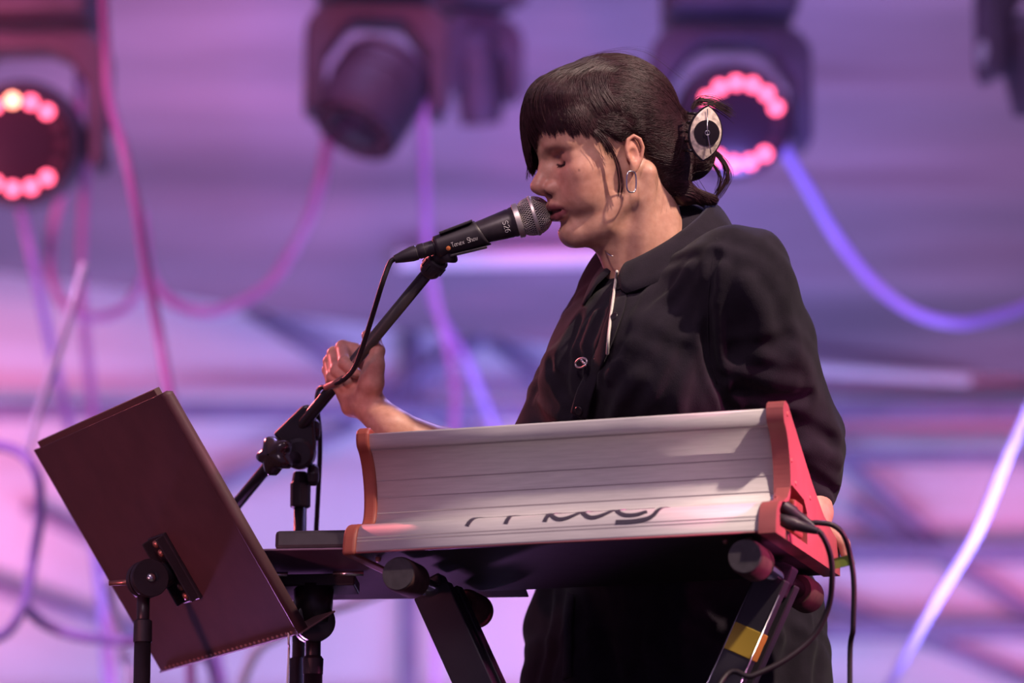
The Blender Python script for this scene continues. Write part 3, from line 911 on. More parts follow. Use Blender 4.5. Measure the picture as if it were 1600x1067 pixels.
# combed back from the front and the sides
for sgn in (1, -1):
    n = 2600 if sgn > 0 else 700
    r = arc_pts([(52, 6, 124), (62, 36, 110), (66, 56, 84), (60, 66, 56), (44, 72, 32), (20, 76, 14)], n)
    r += rng.normal(0, 3, (n, 3)); r[:, 0] -= np.abs(rng.normal(0, 26, n))
    r[:, 1] *= sgn
    e = CLIP * A([1, sgn, 1]) + rng.normal(0, 1, (n, 3)) * A([6, 8, 15])
    allp.append(swept(r, e, rng.uniform(0.0, 1.0, n), 1.2))
    n = 1100 if sgn > 0 else 250
    r = arc_pts([(-10, 76, 24), (-14, 74, 0), (-18, 68, -30), (-24, 58, -54), (-36, 44, -70)], n)
    r += rng.normal(0, 2.5, (n, 3)); r[:, 0] -= np.abs(rng.normal(0, 8, n)); r[:, 1] *= sgn
    e = A([-102, 30 * sgn, -20.0]) + rng.normal(0, 1, (n, 3)) * A([8, 8, 22])
    allp.append(swept(r, e, rng.uniform(0.1, 1.2, n), 1.6))
# crown, straight back
n = 900
r = np.stack([rng.uniform(-20, 50, n), rng.uniform(-70, 70, n), np.full(n, 125.0)], 1)
e = CLIP * A([1, 0, 1]) + rng.normal(0, 1, (n, 3)) * A([5, 22, 12])
allp.append(swept(r, e, rng.uniform(0.1, 1.6, n), 1.5))
# bun, wound round behind the clip
n = 700
th = rng.uniform(0, 6.28, n)
r = A([-98, 8, -12]) + np.stack([np.cos(th) * 30, rng.uniform(-20, 34, n), np.sin(th) * 42], 1)
e = A([-98, 8, -12]) + np.stack([np.cos(th + 1.5) * 30, rng.uniform(-10, 36, n), np.sin(th + 1.5) * 42], 1)
allp.append(swept(r, e, rng.uniform(0.2, 1.6, n), 2.5))
n = 260
r = A([-42, 40, -48.0]) + rng.normal(0, 5, (n, 3)); e = A([-110, 26, -88.0]) + rng.normal(0, 4, (n, 3))
allp.append(swept(r, e, rng.uniform(0.2, 1.4, n), 1.5))
swp = np.concatenate(allp)
strands_mesh('hair_strands', to_world(swp), 0.00034, 0.00024, hair, hair_mat)['kind'] = 'stuff'

# fringe
def bezier(p0, p1, p2, p3, k=NSEG):
    t = np.linspace(0, 1, k)[None, :, None]
    return (1 - t) ** 3 * p0[:, None] + 3 * t * (1 - t) ** 2 * p1[:, None] + 3 * t * t * (1 - t) * p2[:, None] + t ** 3 * p3[:, None]
zend = interp_fn([(-80, 12), (-45, 4), (-25, 2), (-8, 12), (6, 40), (20, 53), (36, 44), (52, 32), (66, 22), (80, 14)])
n = 4200
al = rng.uniform(-78, 80, n); al = np.where((al > 35) & (rng.uniform(0, 1, n) < (al - 35) / 55), rng.uniform(-40, 35, n), al); ar = np.radians(al)
ck = rng.uniform(-80, 82, 70); clump = ck[np.abs(al[:, None] - ck[None]).argmin(1)]
al2 = al * 0.62 + clump * 0.38; a2 = np.radians(al2)
dep = rng.uniform(0, 1, n)
ze = zend(al2) + rng.normal(0, 2.4, n) + 3.0 * np.sin(clump * 1.7) + 5 * dep
back = 46 * np.clip((al2 - 20) / 60, 0, 1) ** 1.4                       # the near side is swept towards the ear
p0 = np.stack([-62 + 118 * np.cos(ar * 0.6) * rng.uniform(0, 1, n) ** 0.7, 50 * np.sin(ar), 127 - 16 * np.sin(ar) ** 2], 1)
p0 = project(hair_mm, p0, np.full(n, -2.0))
p1 = np.stack([46 + 50 * np.cos(ar) - 0.6 * back, 64 * np.sin(ar), 131 - 22 * np.sin(ar) ** 2 - 5 * dep], 1)
p2 = np.stack([26 + (103 - 9 * dep) * np.cos(a2) - back * 0.4, (77 - 3 * dep) * np.sin(a2), 88 - 0.25 * (50 - ze)], 1)
p3 = np.stack([20 + (90 - 5 * dep) * np.cos(a2) + 9 * (al < 0) - back, (73 - 3 * dep) * np.sin(a2), ze], 1)
fr = bezier(p0, p1, p2, p3)
fr += 0.9 * np.sin(np.linspace(0, 6, NSEG)[None, :, None] + rng.uniform(0, 6.28, (n, 1, 3)))
# keep every strand clear of the skull
q = project(head_mm, fr.reshape(-1, 3).astype(np.float32), np.zeros(n * NSEG), 0).reshape(-1, 3)
dh = head_mm(q.astype(np.float32)); nh = sdf_normal(head_mm, q, 0.6)
q = q + nh * np.maximum(2.5 - dh, 0)[:, None]
dq = hair_mm(q.astype(np.float32)); nq = sdf_normal(hair_mm, q, 0.6)
wgt = np.tile(np.clip((np.linspace(0, 1, NSEG) - 0.06) * 12, 0, 1) * (np.linspace(0, 1, NSEG) < 0.8), n)
q = q + nq * (np.clip(0.9 + rng.uniform(0, 1.2, n).repeat(NSEG) - dq, 0, 14) * wgt)[:, None]
fr = q.reshape(n, NSEG, 3)
strands_mesh('fringe', to_world(fr), 0.00050, 0.00030, hair, hair_mat)['kind'] = 'stuff'

# loose wisps: by the ear, at the nape, above the clip, below the bun
def wisps(ctrl, n, spread, r=0.0003):
    c = A(ctrl, ); c = np.stack(bez(list(c), 5))
    w = np.linspace(0.35, 1, len(c))[None, :, None]
    off = rng.normal(0, 1, (n, 1, 3)) * spread * w
    return c[None] + off + 0.6 * np.sin(np.linspace(0, 5, len(c))[None, :, None] + rng.uniform(0, 6, (n, 1, 3)))
wl = []
def put(ctrl, n, spread, r):
    q = wisps(ctrl, n, A(spread))
    wl.append((q, r))
put([(46, 73, 34), (38, 76, 12), (31, 73, -14), (30, 66, -40), (33, 62, -54)], 24, (3.2, 1.0, 2), 0.00032)
put([(50, 72, 34), (42, 75, 18), (37, 74, 2)], 60, (5, 1.0, 4), 0.00034)
put([(-26, 64, -30), (-16, 60, -58), (-4, 52, -84)], 3, (5, 1, 7), 0.00007)
put([(-34, 56, -50), (-28, 53, -76), (-20, 48, -100)], 3, (5, 1, 7), 0.00007)
put([(-108, 24, 34), (-122, 22, 42), (-142, 20, 36), (-164, 18, 18)], 60, (3, 3, 5), 0.00036)
put([(-124, 22, -22), (-136, 24, -44), (-134, 26, -64), (-114, 26, -84)], 60, (3.0, 3.5, 3), 0.00036)
put([(-120, 22, -40), (-126, 24, -60), (-116, 24, -80)], 24, (2.6, 3, 3), 0.00032)
put([(40, 20, 122), (0, 22, 132), (-45, 24, 121), (-86, 24, 74)], 14, (10, 20, 2), 0.00010)
put([(70, 30, 110), (98, 30, 106), (112, 26, 94)], 10, (8, 20, 3), 0.00010)
put([(112, -22, 30), (113, -24, 10), (118, -24, -6)], 16, (2, 6, 3), 0.00026)
for i, (q, r) in enumerate(wl):
    strands_mesh('hair_wisp', to_world(q), r, r * 0.6, hair, hair_mat)['kind'] = 'stuff'

# claw clip shaped like an eye
clip_c = P(1103, 208, 4.945)
cx_ = nrm(CR + 0.16 * CF); cy_ = nrm(CU + 0.10 * CR); cz_ = nrm(np.cross(cx_, cy_))
if cz_ @ CF > 0: cz_ = -cz_
cy_ = nrm(cy_ - cz_ * (cy_ @ cz_)); cx_ = np.cross(cy_, cz_)
if cx_ @ CR < 0: cx_ = -cx_
def lens_outline(w, h, n=14):
    R = (w * w + h * h) / (2 * w); out = []
    a = math.asin(h / R)
    for k in range(n): 
        t = -a + 2 * a * k / n
        out.append((R * math.cos(t) - (R - w), R * math.sin(t)))
    for k in range(n):
        t = -a + 2 * a * k / n
        out.append((-(R * math.cos(t) - (R - w)), -R * math.sin(t)))
    return out
clip_mat = mat('pearl', (0.62, 0.50, 0.42), rough=0.22, spec=0.6, noise=0.45, nscale=160, coat=0.5)
black_gloss = mat('black_gloss', (0.012, 0.008, 0.010), rough=0.18, spec=0.6)
steel = mat('steel', (0.72, 0.70, 0.70), rough=0.22, metal=1.0)
def domed(poly, o, ax, ay, az, dome, th):
    mb = MB(); n = len(poly); rows = []
    for s in (1.0, 0.8, 0.5, 0.2):
        rows.append([o + ax * x * s + ay * y * s + az * dome * (1 - s * s) for x, y in poly])
    mb.grid(rows, closed=True)
    c = len(mb.v); mb.v.append(tuple(o + az * dome))
    mb.f += [(3 * n + k, 3 * n + (k + 1) % n, c) for k in range(n)]
    b0 = len(mb.v); mb.v += [tuple(o + ax * x + ay * y - az * th) for x, y in poly]
    mb.f += [(k, (k + 1) % n, b0 + (k + 1) % n, b0 + k) for k in range(n)]
    mb.f.append(tuple(b0 + k for k in range(n)))
    return mb
clip = domed(lens_outline(0.0205, 0.0345), clip_c, cx_, cy_, cz_, 0.006, 0.004).build('hair_clip', clip_mat, person, smooth=False, autosmooth=0.8,
            label='eye shaped pearl and black claw clip in the hair')
domed(lens_outline(0.0225, 0.0365), clip_c - cz_ * 0.003, cx_, cy_, cz_, 0.002, 0.004).build('clip_backing', black_gloss, clip)
circ = [(0.0168 * math.cos(k * math.pi / 14), 0.0168 * math.sin(k * math.pi / 14)) for k in range(28)]
domed(circ, clip_c + cz_ * 0.0058, cx_, cy_, cz_, 0.0015, 0.004).build('dark_disc', black_gloss, clip, autosmooth=0.8)
MB().tube([clip_c + cy_ * 0.031 + cz_ * 0.004 - cx_ * 0.002, clip_c + cz_ * 0.0088, clip_c - cy_ * 0.020 + cz_ * 0.0078 + cx_ * 0.006, clip_c - cy_ * 0.026 + cz_ * 0.0055 + cx_ * 0.008], 0.00075, 6).build('hinge_wire', steel, clip, smooth=True)
MB().tube([clip_c + cz_ * 0.009 + cx_ * 0.003 * math.cos(q) + cy_ * 0.003 * math.sin(q) for q in np.linspace(0, 6.28, 13)[:-1]], 0.0006, 5, closed=True).build('spring_coil', steel, clip, smooth=True)
tb = MB()
for k in range(-2, 3):
    b = clip_c + cy_ * 0.012 * k - cz_ * 0.006
    tb.tube([b - cx_ * 0.014, b - cx_ * 0.022 - cz_ * 0.012, b - cx_ * 0.016 - cz_ * 0.026], [0.0022, 0.002, 0.001], 6)
tb.build('claw_teeth', black_gloss, clip, smooth=True)

# hoop earring, a rounded oblong link through the ear lobe
ec = P(986.5, 284, 4.925)
ell = []
for k in range(24):
    q = 2 * math.pi * k / 24
    cx, sx = math.cos(q), math.sin(q)
    ell.append(ec + CR * 0.0062 * math.copysign(abs(cx) ** 0.6, cx) + CF * 0.004 * math.copysign(abs(cx) ** 0.6, cx) + CU * 0.0135 * math.copysign(abs(sx) ** 0.75, sx))
MB().tube(ell, 0.00115, 8, closed=True).build('earring', steel, person, smooth=True, label='silver oblong hoop earring')

# eyelashes of the near eye, eyebrow hairs
for s in (1, -1):
    lash = A(np.stack(bez([A(q) * A([1, s, 1]) for q in LASH], 14)))
    lash = project(head_mm, lash, np.full(len(lash), 0.2))
    mb = MB().tube(to_world(lash), [0.0005 + 0.0009 * math.sin(math.pi * min(1, (k + 6) / (len(lash) + 5))) for k in range(len(lash))], 6)
    for k in range(3, len(lash), 1):
        a = lash[k]; o = A([1.0, 0.25 * s, -0.25]) + A([-0.02 * k, 0.02 * k * s, 0.0])
        mb.tube(to_world(np.stack([a, a + o * 2.2 + A([0, 0, -1.2]), a + o * 4.4 + A([0, 0, -1.6])])), [0.0003, 0.00022, 0.0001], 4)
    mb.build('eyelashes', hair_mat, person, smooth=True)
# ------------------------------------------------------------------ shirt dress
def cloth_base(p):
    ch = P(1040, 560, 5.05)
    d = s_ell(p, ch, (0.108, 0.155, 0.215), T_M)
    d = smin(d, s_chain(p, [R_SH, NECK0 - ZUP * 0.085, L_SH], [0.050, 0.060, 0.062], 0.02), 0.045)
    d = smin(d, s_cap(p, NECK0 - ZUP * 0.035 - T_N * 0.02, NECK0 - ZUP * 0.09, 0.052, 0.072), 0.03)
    b0 = P(990, 585, 4.97)
    d = smin(d, s_ell(p, b0 + T_L * 0.055, (0.075, 0.075, 0.085), T_M), 0.07)
    d = smin(d, s_ell(p, b0 - T_L * 0.085, (0.07, 0.07, 0.085), T_M), 0.07)
    # skirt part, falling straight from the bust
    wa, hi_ = P(1046, 760, 5.10), P(1056, 985, 5.235)
    he = A([hi_[0], hi_[1], 0.36])
    tz = np.clip((wa[2] - p[:, 2]) / (wa[2] - hi_[2]), 0, 1)[:, None]
    tz = tz * tz * (3 - 2 * tz)
    q = p - (wa + (hi_ - wa) * tz).astype(np.float32)
    lx = q @ T_N.astype(np.float32); ly = q @ T_L.astype(np.float32); z = p[:, 2]
    u = np.clip((wa[2] - z) / (wa[2] - he[2]), -0.6, 1.0)
    rx = 0.112 + 0.060 * tz[:, 0] + 0.03 * u; ry = 0.160 + 0.072 * tz[:, 0] + 0.03 * u
    ang = np.arctan2(ly / ry, lx / rx)
    rx = rx * (1 + (0.022 + 0.05 * np.clip(u, 0, 1)) * np.sin(ang * 9 + 1.0) + 0.018 * np.sin(ang * 5 + z * 6))
    k = np.sqrt((lx / rx) ** 2 + (ly / ry) ** 2) + 1e-6
    sk = (k - 1) * np.minimum(rx, ry) * 0.85
    sk = smax(sk, (he[2] - z).astype(np.float32), 0.01)
    sk = smax(sk, (z - (wa[2] + 0.16)).astype(np.float32), 0.05)
    d = smin(d, sk.astype(np.float32), 0.06)
    # sleeves
    d = smin(d, s_chain(p, [P(1152, 438, 4.90), P(1186, 545, 4.935), P(1243, 700, 5.00), P(1262, 768, 4.985)],
                        [0.066, 0.067, 0.062, 0.034], 0.03), 0.035)
    d = smin(d, s_chain(p, [P(945, 522, 5.17), P(893, 622, 5.14), P(850, 712, 5.09)], [0.053, 0.052, 0.052], 0.02), 0.03)
    return d

FOLDS = []     # (list of pixels, amplitude mm, width mm)
FOLD_PX = [
    ([(1078, 420), (1030, 475), (985, 540), (950, 590)], 5.0, 8),
    ([(1100, 450), (1055, 520), (1010, 590), (985, 640)], -4.0, 9),
    ([(1112, 470), (1085, 540), (1065, 620), (1060, 660)], 3.5, 8),
    ([(1000, 450), (975, 510), (960, 545)], -4.0, 8),
    ([(1118, 400), (1108, 460), (1106, 540), (1122, 600), (1140, 640)], -8.0, 7),
    ([(1128, 420), (1122, 500), (1130, 570)], 4.0, 8),
    ([(1150, 545), (1190, 540), (1232, 530)], -4.5, 9),
    ([(1140, 575), (1185, 590), (1240, 600)], 5.0, 9),
    ([(1150, 610), (1200, 622), (1262, 618)], -5.0, 8),
    ([(1225, 655), (1262, 668), (1300, 690)], -6.0, 9),
    ([(1235, 700), (1268, 705), (1312, 722)], 5.0, 9),
    ([(1240, 735), (1270, 745), (1305, 770)], -5.5, 8),
    ([(1180, 420), (1215, 480), (1228, 545)], -3.5, 11),
    ([(1160, 440), (1185, 500), (1190, 560)], 3.0, 10),
    ([(905, 500), (885, 560), (880, 610)], -5.0, 9),
    ([(930, 490), (915, 540), (920, 600), (905, 650)], 5.0, 8),
    ([(860, 570), (880, 610), (900, 640)], -4.0, 8),
    ([(840, 620), (862, 645), (890, 660)], 4.0, 8),
    ([(955, 480), (945, 530), (925, 590)], -4.5, 7),
    ([(1035, 640), (1045, 590), (1070, 545)], -3.0, 9),
    ([(960, 660), (975, 620), (1000, 590)], 3.5, 10),
    ([(870, 930), (862, 1000), (850, 1067)], 5.0, 10),
    ([(935, 930), (945, 1000), (950, 1067)], -6.0, 11),
    ([(985, 930), (978, 1000), (985, 1067)], 5.0, 12),
    ([(1040, 930), (1035, 1000), (1045, 1067)], -5.0, 12),
    ([(1225, 880), (1235, 970), (1230, 1067)], -6.0, 11),
    ([(1260, 900), (1265, 980), (1262, 1067)], 4.0, 10),
]
for px, amp, w in FOLD_PX:
    pts = [hit(cloth_base, x, y) for x, y in px]
    FOLDS.append(([A(q) for q in bez(pts, 3)], amp * 0.001, w * 0.001))

def wobble(p):
    x, y, z = p[:, 0], p[:, 1], p[:, 2]
    return (0.0016 * np.sin(41 * x + 17 * z + 3 * np.sin(23 * z + 19 * y)) + 0.0013 * np.sin(63 * z - 38 * x + 2.5 * np.sin(31 * x))
            + 0.0010 * np.sin(97 * x + 88 * z + 2 * np.sin(57 * z) + 50 * y))
def cloth(p):
    d = cloth_base(p)
    near = np.abs(d) < 0.03
    if near.any():
        q = p[near]
        e = wobble(q)
        for pts, amp, w in FOLDS:
            lo = np.min(pts, 0) - 0.05; hi = np.max(pts, 0) + 0.05
            m = ((q > lo) & (q < hi)).all(1)
            if not m.any():
                continue
            r = q[m]
            dist = s_chain(r, pts, [0.0] * len(pts))
            e[m] += amp * np.exp(-(dist / w) ** 2) - 0.35 * amp * np.exp(-((dist - 1.9 * w) / w) ** 2)
        d = d.copy()
        d[near] -= e.astype(np.float32)
    return d

cv, cq = mesh_sdf(cloth, A([-0.10, 4.50, 0.34]), A([0.62, 5.70, 1.42]), 0.0042)
me = np_mesh('shirt_dress', cv, cq)
cloth_mat = mat('black_cloth', (0.0185, 0.0140, 0.0215), rough=0.9, spec=0.15, noise=0.22, nscale=35, bump=0.35, bscale=900, sheen=0.06)
shirt = link('shirt_dress', me, cloth_mat, person, label='black loose shirt dress with full sleeves')

# collar: rounded leaves folded down round the neck
CC = P(1032, 377, 5.02)
def collar_pt(phi, s):
    """phi from the front, s 0 at the fold .. 1 at the outer edge"""
    c, sn = math.cos(phi), math.sin(phi)
    rad = T_N * c * (0.066 + 0.038 * s) + T_L * sn * (0.060 + 0.040 * s)
    z = -0.052 * c + 0.010 * (1 - s) - 0.034 * s - 0.010 * s * s + 0.012 * (1 - (2 * s - 1) ** 2)
    return CC + rad + ZUP * z
rows = []
NPH = 64
for i in range(NPH + 1):
    u = i / NPH
    phi = math.radians(10 + 340 * u)
    e = min(1.0, min(u, 1 - u) / 0.055)
    wdt = math.sqrt(max(0.0, 1 - (1 - e) ** 2)) * 0.98 + 0.02
    rows.append([collar_pt(phi, s * wdt) for s in np.linspace(0, 1, 9)])
mb = MB().grid(rows)
col = mb.build('collar', cloth_mat, person, smooth=True, recalc=False)
md = col.modifiers.new('thickness', 'SOLIDIFY'); md.thickness = 0.003; md.offset = 0.0
# collar stand
rows = []
for i in range(49):
    phi = math.radians(12 + 336 * i / 48)
    c, sn = math.cos(phi), math.sin(phi)
    rows.append([CC + T_N * c * (0.064 + k * 0.002) + T_L * sn * (0.058 + k * 0.002) + ZUP * (-0.052 * c + 0.008 - 0.045 * k) for k in (0, 0.5, 1)])
st = MB().grid(rows).build('collar_stand', cloth_mat, person, smooth=True, recalc=False)
md = st.modifiers.new('thickness', 'SOLIDIFY'); md.thickness = 0.003

# front placket: a raised strip with buttons, following the front of the shirt
def ribbon(px, half, lift, name, m, parent):
    pts = [hit(cloth, x, y) for x, y in px]
    pts = bez(pts, 5)
    nn = sdf_normal(cloth_base, A(pts), 0.004)
    rows = []
    for i, p in enumerate(pts):
        t = nrm(pts[min(i + 1, len(pts) - 1)] - pts[max(i - 1, 0)])
        s = nrm(np.cross(t, nn[i]))
        rows.append([p + s * half * a + nn[i] * (lift * (1 - 0.6 * abs(a) ** 4)) for a in (-1, -0.8, 0, 0.8, 1)])
    o = MB().grid(rows).build(name, m, parent, smooth=True, recalc=False)
    md = o.modifiers.new('thickness', 'SOLIDIFY'); md.thickness = 0.0025; md.offset = 0
    return o
ribbon([(968, 448), (966, 480), (956, 510), (944, 545), (930, 580), (915, 615), (906, 650)], 0.013, 0.0035, 'placket', cloth_mat, shirt)
ribbon([(893, 925), (890, 970), (889, 1020), (888, 1060)], 0.012, 0.003, 'placket', cloth_mat, shirt)
button_mat = mat('button_black', (0.02, 0.016, 0.02), rough=0.3)
for x, y in ((972, 452), (963, 497), (936, 566), (908, 640)):
    q = hit(cloth, x, y); n = sdf_normal(cloth_base, q[None], 0.004)[0]
    MB().lathe(q + n * 0.0035, n, [(0, 0.006), (0.002, 0.006), (0.0026, 0.005), (0.002, 0.0035), (0.002, 0.0005)], 18).build('button', button_mat, shirt, smooth=True)
# shoulder seam and armhole seam
seam = [hit(cloth, x, y, off=0.0003) for x, y in ((1120, 372), (1112, 420), (1106, 480), (1108, 550), (1120, 600))]
MB().tube(bez(seam, 6), 0.0011, 5).build('armhole_seam', cloth_mat, shirt, smooth=True)

# thin pale cord hanging from the collar, and a small silver brooch
cord_mat = mat('pale_cord', (0.62, 0.60, 0.52), rough=0.5, noise=0.3, nscale=900)
cpx = bez([A(q, float) for q in ((963, 430), (961, 445), (957, 475), (953, 505), (950, 535), (949, 553))], 3)
cpts = [P(964, 424, 4.93)] + [hit(cloth, x, y, off=0.021 if y < 545 else 0.010) for x, y in cpx]
for _ in range(3):
    cpts = [cpts[0]] + [(cpts[i - 1] + 2 * cpts[i] + cpts[i + 1]) / 4 for i in range(1, len(cpts) - 1)] + [cpts[-1]]
MB().tube(bez(cpts, 8), 0.0020, 7).build('neck_cord', cord_mat, person, smooth=True, label='thin pale cord hanging from the collar')
MB().tube(bez([P(946, 392, 4.97), P(950, 396, 4.955), P(957, 400, 4.945)], 5), 0.0010, 6).build('neck_chain', steel, person, smooth=True, label='fine chain at the throat')
brooch_mat = mat('brooch_metal', (0.78, 0.70, 0.64), rough=0.3, metal=0.9)
bc = hit(cloth, 916, 567); bn = sdf_normal(cloth_base, bc[None], 0.004)[0]
bx = nrm(CR - bn * (CR @ bn)); by = nrm(np.cross(bn, bx)); by = by if by @ CU > 0 else -by
loop = [bc + bn * 0.007 + bx * (0.0135 * math.cos(q) - 0.001) + by * (0.0060 * math.sin(q) + 0.001 * math.cos(q)) for q in np.linspace(0, 6.283, 21)[:-1]]
br = MB().tube(loop, 0.0014, 7, closed=True).build('brooch', brooch_mat, person, smooth=True, label='small silver loop brooch on the shirt front')
for k in range(4):
    MB().ball(bc + bn * 0.009 + bx * (0.003 + 0.0032 * k) + by * (0.0032 - 0.0022 * k), 0.0021, 8).build('stone', steel, br, smooth=True)
# ------------------------------------------------------------------ microphone, clip, stand
blk_metal = mat('black_metal', (0.022, 0.016, 0.020), rough=0.38, spec=0.5, noise=0.25, nscale=40)
blk_plastic = mat('black_plastic', (0.026, 0.020, 0.026), rough=0.45, spec=0.5, noise=0.2, nscale=60)
rubber = mat('rubber', (0.028, 0.022, 0.026), rough=0.75, noise=0.25, nscale=80)
mic_metal = mat('mic_grille_metal', (0.66, 0.60, 0.56), rough=0.46, metal=0.8)
mic_body = mat('mic_body_enamel', (0.030, 0.022, 0.028), rough=0.40, spec=0.5, noise=0.25, nscale=90)
white_print = mat('white_print', (0.75, 0.72, 0.72), rough=0.6)
orange_print = mat('orange_print', (0.72, 0.22, 0.07), rough=0.6)

m_tail, m_head = P(678, 386, 4.985), P(833, 337.5, 4.985)          # rear of the body, centre of the grille ball
MX = nrm(m_head - m_tail); MLEN = np.linalg.norm(m_head - m_tail)
MV = nrm(np.cross(MX, CF)); MV = MV if MV @ CU > 0 else -MV       # up across the body
MW = nrm(np.cross(MX, MV)); MW = MW if MW @ CF < 0 else -MW       # towards the lens
micro = thing('microphone', 'black handheld vocal microphone with silver grille in a stand clip', 'microphone', m_tail)
k = MLEN
body = MB().lathe(m_tail, MX, [(0.0, 0.0095), (0.001, 0.0112), (0.03, 0.0128), (0.07, 0.0158), (k - 0.032, 0.0192), (k - 0.030, 0.0188), (k - 0.028, 0.0196), (k - 0.0215, 0.0205)], 40)
body = body.build('body', mic_body, micro, autosmooth=0.6)
MB().lathe(m_tail, MX, [(k - 0.024, 0.0207), (k - 0.0235, 0.0226), (k - 0.019, 0.0232), (k - 0.0165, 0.0228), (k - 0.016, 0.021)], 40).build('grille_ring', mic_metal, micro, autosmooth=0.6)
# woven ball grille: crossing wires over a dark inner ball
gc = m_head
GR = 0.0252
def ball_pt(th, ph, r):       # th from the mic axis
    return gc + r * (MX * math.cos(th) + MV * math.sin(th) * math.cos(ph) + MW * math.sin(th) * math.sin(ph))
MB().lathe(gc, MX, [(-0.0195, 0.013)] + [(-GR * 0.94 * math.cos(q), GR * 0.94 * math.sin(q)) for q in np.linspace(0.68, 3.12, 22)], 36).build('grille_foam', mat('grille_foam', (0.018, 0.014, 0.014), rough=0.9), micro, smooth=True)
wires = MB()
NW = 46
for s in (1, -1):
    for i in range(NW):
        p0 = 2 * math.pi * i / NW
        pts = []
        for u in np.linspace(0, 1, 18):
            th = 0.03 + u * 2.40
            pts.append(ball_pt(th, p0 + s * 1.5 * u, GR + 0.0004 * s * (-1) ** i * math.cos(u * 60)))
        wires.tube(pts, 0.00042, 4, cap=False)
w = wires.build('wire_mesh', mic_metal, micro, smooth=True); w['kind'] = 'stuff'
MB().lathe(gc, MX, [(-0.0005, GR - 0.0005), (-0.0005, GR + 0.0012), (0.0, GR + 0.0017), (0.0032, GR + 0.0015), (0.0036, GR + 0.001), (0.0036, GR - 0.001)], 48).build('grille_band', mic_metal, micro, autosmooth=0.6)
# connector and boot
MB().lathe(m_tail, -MX, [(-0.002, 0.0094), (0.0, 0.0094), (0.012, 0.0093), (0.0125, 0.0098), (0.020, 0.0098), (0.021, 0.0090), (0.0225, 0.0090), (0.0235, 0.0100), (0.030, 0.0100), (0.042, 0.0078), (0.0535, 0.0052), (0.054, 0.0038)], 28).build('cable_plug', blk_plastic, micro, autosmooth=0.7)

# 5 x 7 stroke letters laid on surfaces
GLYPH = {
 'S': [[(1, .85), (.75, 1), (.25, 1), (0, .8), (.2, .55), (.8, .45), (1, .2), (.75, 0), (.25, 0), (0, .15)]],
 '2': [[(0, .8), (.25, 1), (.75, 1), (1, .75), (0, 0), (1, 0)]],
 '6': [[(.9, .95), (.5, 1), (.1, .7), (0, .3), (.25, 0), (.75, 0), (1, .25), (.75, .55), (.2, .5), (.03, .35)]],
 'T': [[(0, 1), (1, 1)], [(.5, 1), (.5, 0)]], 'h': [[(0, 1), (0, 0)], [(0, .5), (.4, .65), (.8, .5), (.8, 0)]],
 'o': [[(.1, .1), (.1, .5), (.45, .62), (.8, .5), (.8, .1), (.45, 0), (.1, .1)]], 'n': [[(0, .6), (0, 0)], [(0, .45), (.4, .62), (.8, .45), (.8, 0)]],
 'e': [[(.05, .32), (.8, .32), (.7, .58), (.4, .62), (.1, .5), (.05, .15), (.3, 0), (.75, .05)]], 'x': [[(0, .6), (.8, 0)], [(.8, .6), (0, 0)]],
 'a': [[(.1, .55), (.5, .62), (.8, .45), (.8, 0)], [(.8, .35), (.3, .35), (.05, .18), (.3, 0), (.8, .15)]], 'w': [[(0, .6), (.2, 0), (.4, .5), (.6, 0), (.8, .6)]],
 'r': [[(0, .6), (0, 0)], [(0, .4), (.35, .62), (.6, .58)]], 'p': [[(0, .6), (0, -.35)], [(0, .5), (.4, .62), (.8, .5), (.8, .1), (.4, 0), (0, .1)]]}
def text_strokes(mb, txt, fn, h, adv, r):
    x = 0.0
    for ch in txt:
        for st in GLYPH.get(ch, []):
            pts = [fn(x + a * h * 0.6, b * h) for a, b in st]
            mb.tube(pts, r, 5)
        x += adv * h * 0.6
    return mb
def on_body(t, ang, lift=0.0002):
    """point on the microphone body, t metres from the tail, angle from the lens-facing side upwards"""
    r = np.interp(t, [0, 0.03, 0.07, k - 0.03, k - 0.02], [0.0112, 0.0128, 0.0158, 0.0195, 0.0203]) + lift
    return m_tail + MX * t + r * (MW * math.cos(ang) + MV * math.sin(ang))
t0 = k - 0.0345
text_strokes(MB(), 'S26', lambda u, v: on_body(t0 - 0.006 + v, 0.20 - u / 0.0195), 0.0068, 1.42, 0.00035).build('tape_lettering', white_print, body)

# clip: slotted sleeve round the rear of the body
cl = MB()
rows = []
for t in np.linspace(0.002, 0.060, 14):
    row = []
    for q in np.linspace(-1.0, 1.0, 21):
        a = math.pi * 0.5 + 0.55 + (2 * math.pi - 1.1) * (q + 1) / 2          # open at the top
        trim = 0.0
        r = 0.0135 + 0.0052 * (t / 0.075) + 0.0018
        row.append(m_tail + MX * (t + 0.012 * (1 - abs(q)) * (1 if t > 0.05 else 0)) + r * (MW * math.cos(a) + MV * math.sin(a)))
    rows.append(row)
clip_o = cl.grid(rows).build('clip_sleeve', blk_plastic, None, smooth=True, recalc=False)
mdd = clip_o.modifiers.new('thickness', 'SOLIDIFY'); mdd.thickness = 0.0022; mdd.offset = 1
mstand = thing('microphone_stand', 'black boom microphone stand gripped by the singer', 'microphone stand', A([PY(470, 720, 4.96)[0], 4.96, 0]))
clip_o.parent = mstand; clip_o.matrix_parent_inverse = Matrix.Translation(-mstand.location)
def on_clip(t, ang, lift):
    r = 0.0135 + 0.0052 * (t / 0.075) + 0.0018 + 0.0024 + lift
    return m_tail + MX * t + r * (MW * math.cos(ang) + MV * math.sin(ang))
text_strokes(MB(), 'Tonex Show', lambda u, v: on_clip(0.0225 + u, -0.42 + v / 0.0165, 0.0), 0.0052, 1.15, 0.00024).build('printed_name', white_print, clip_o)
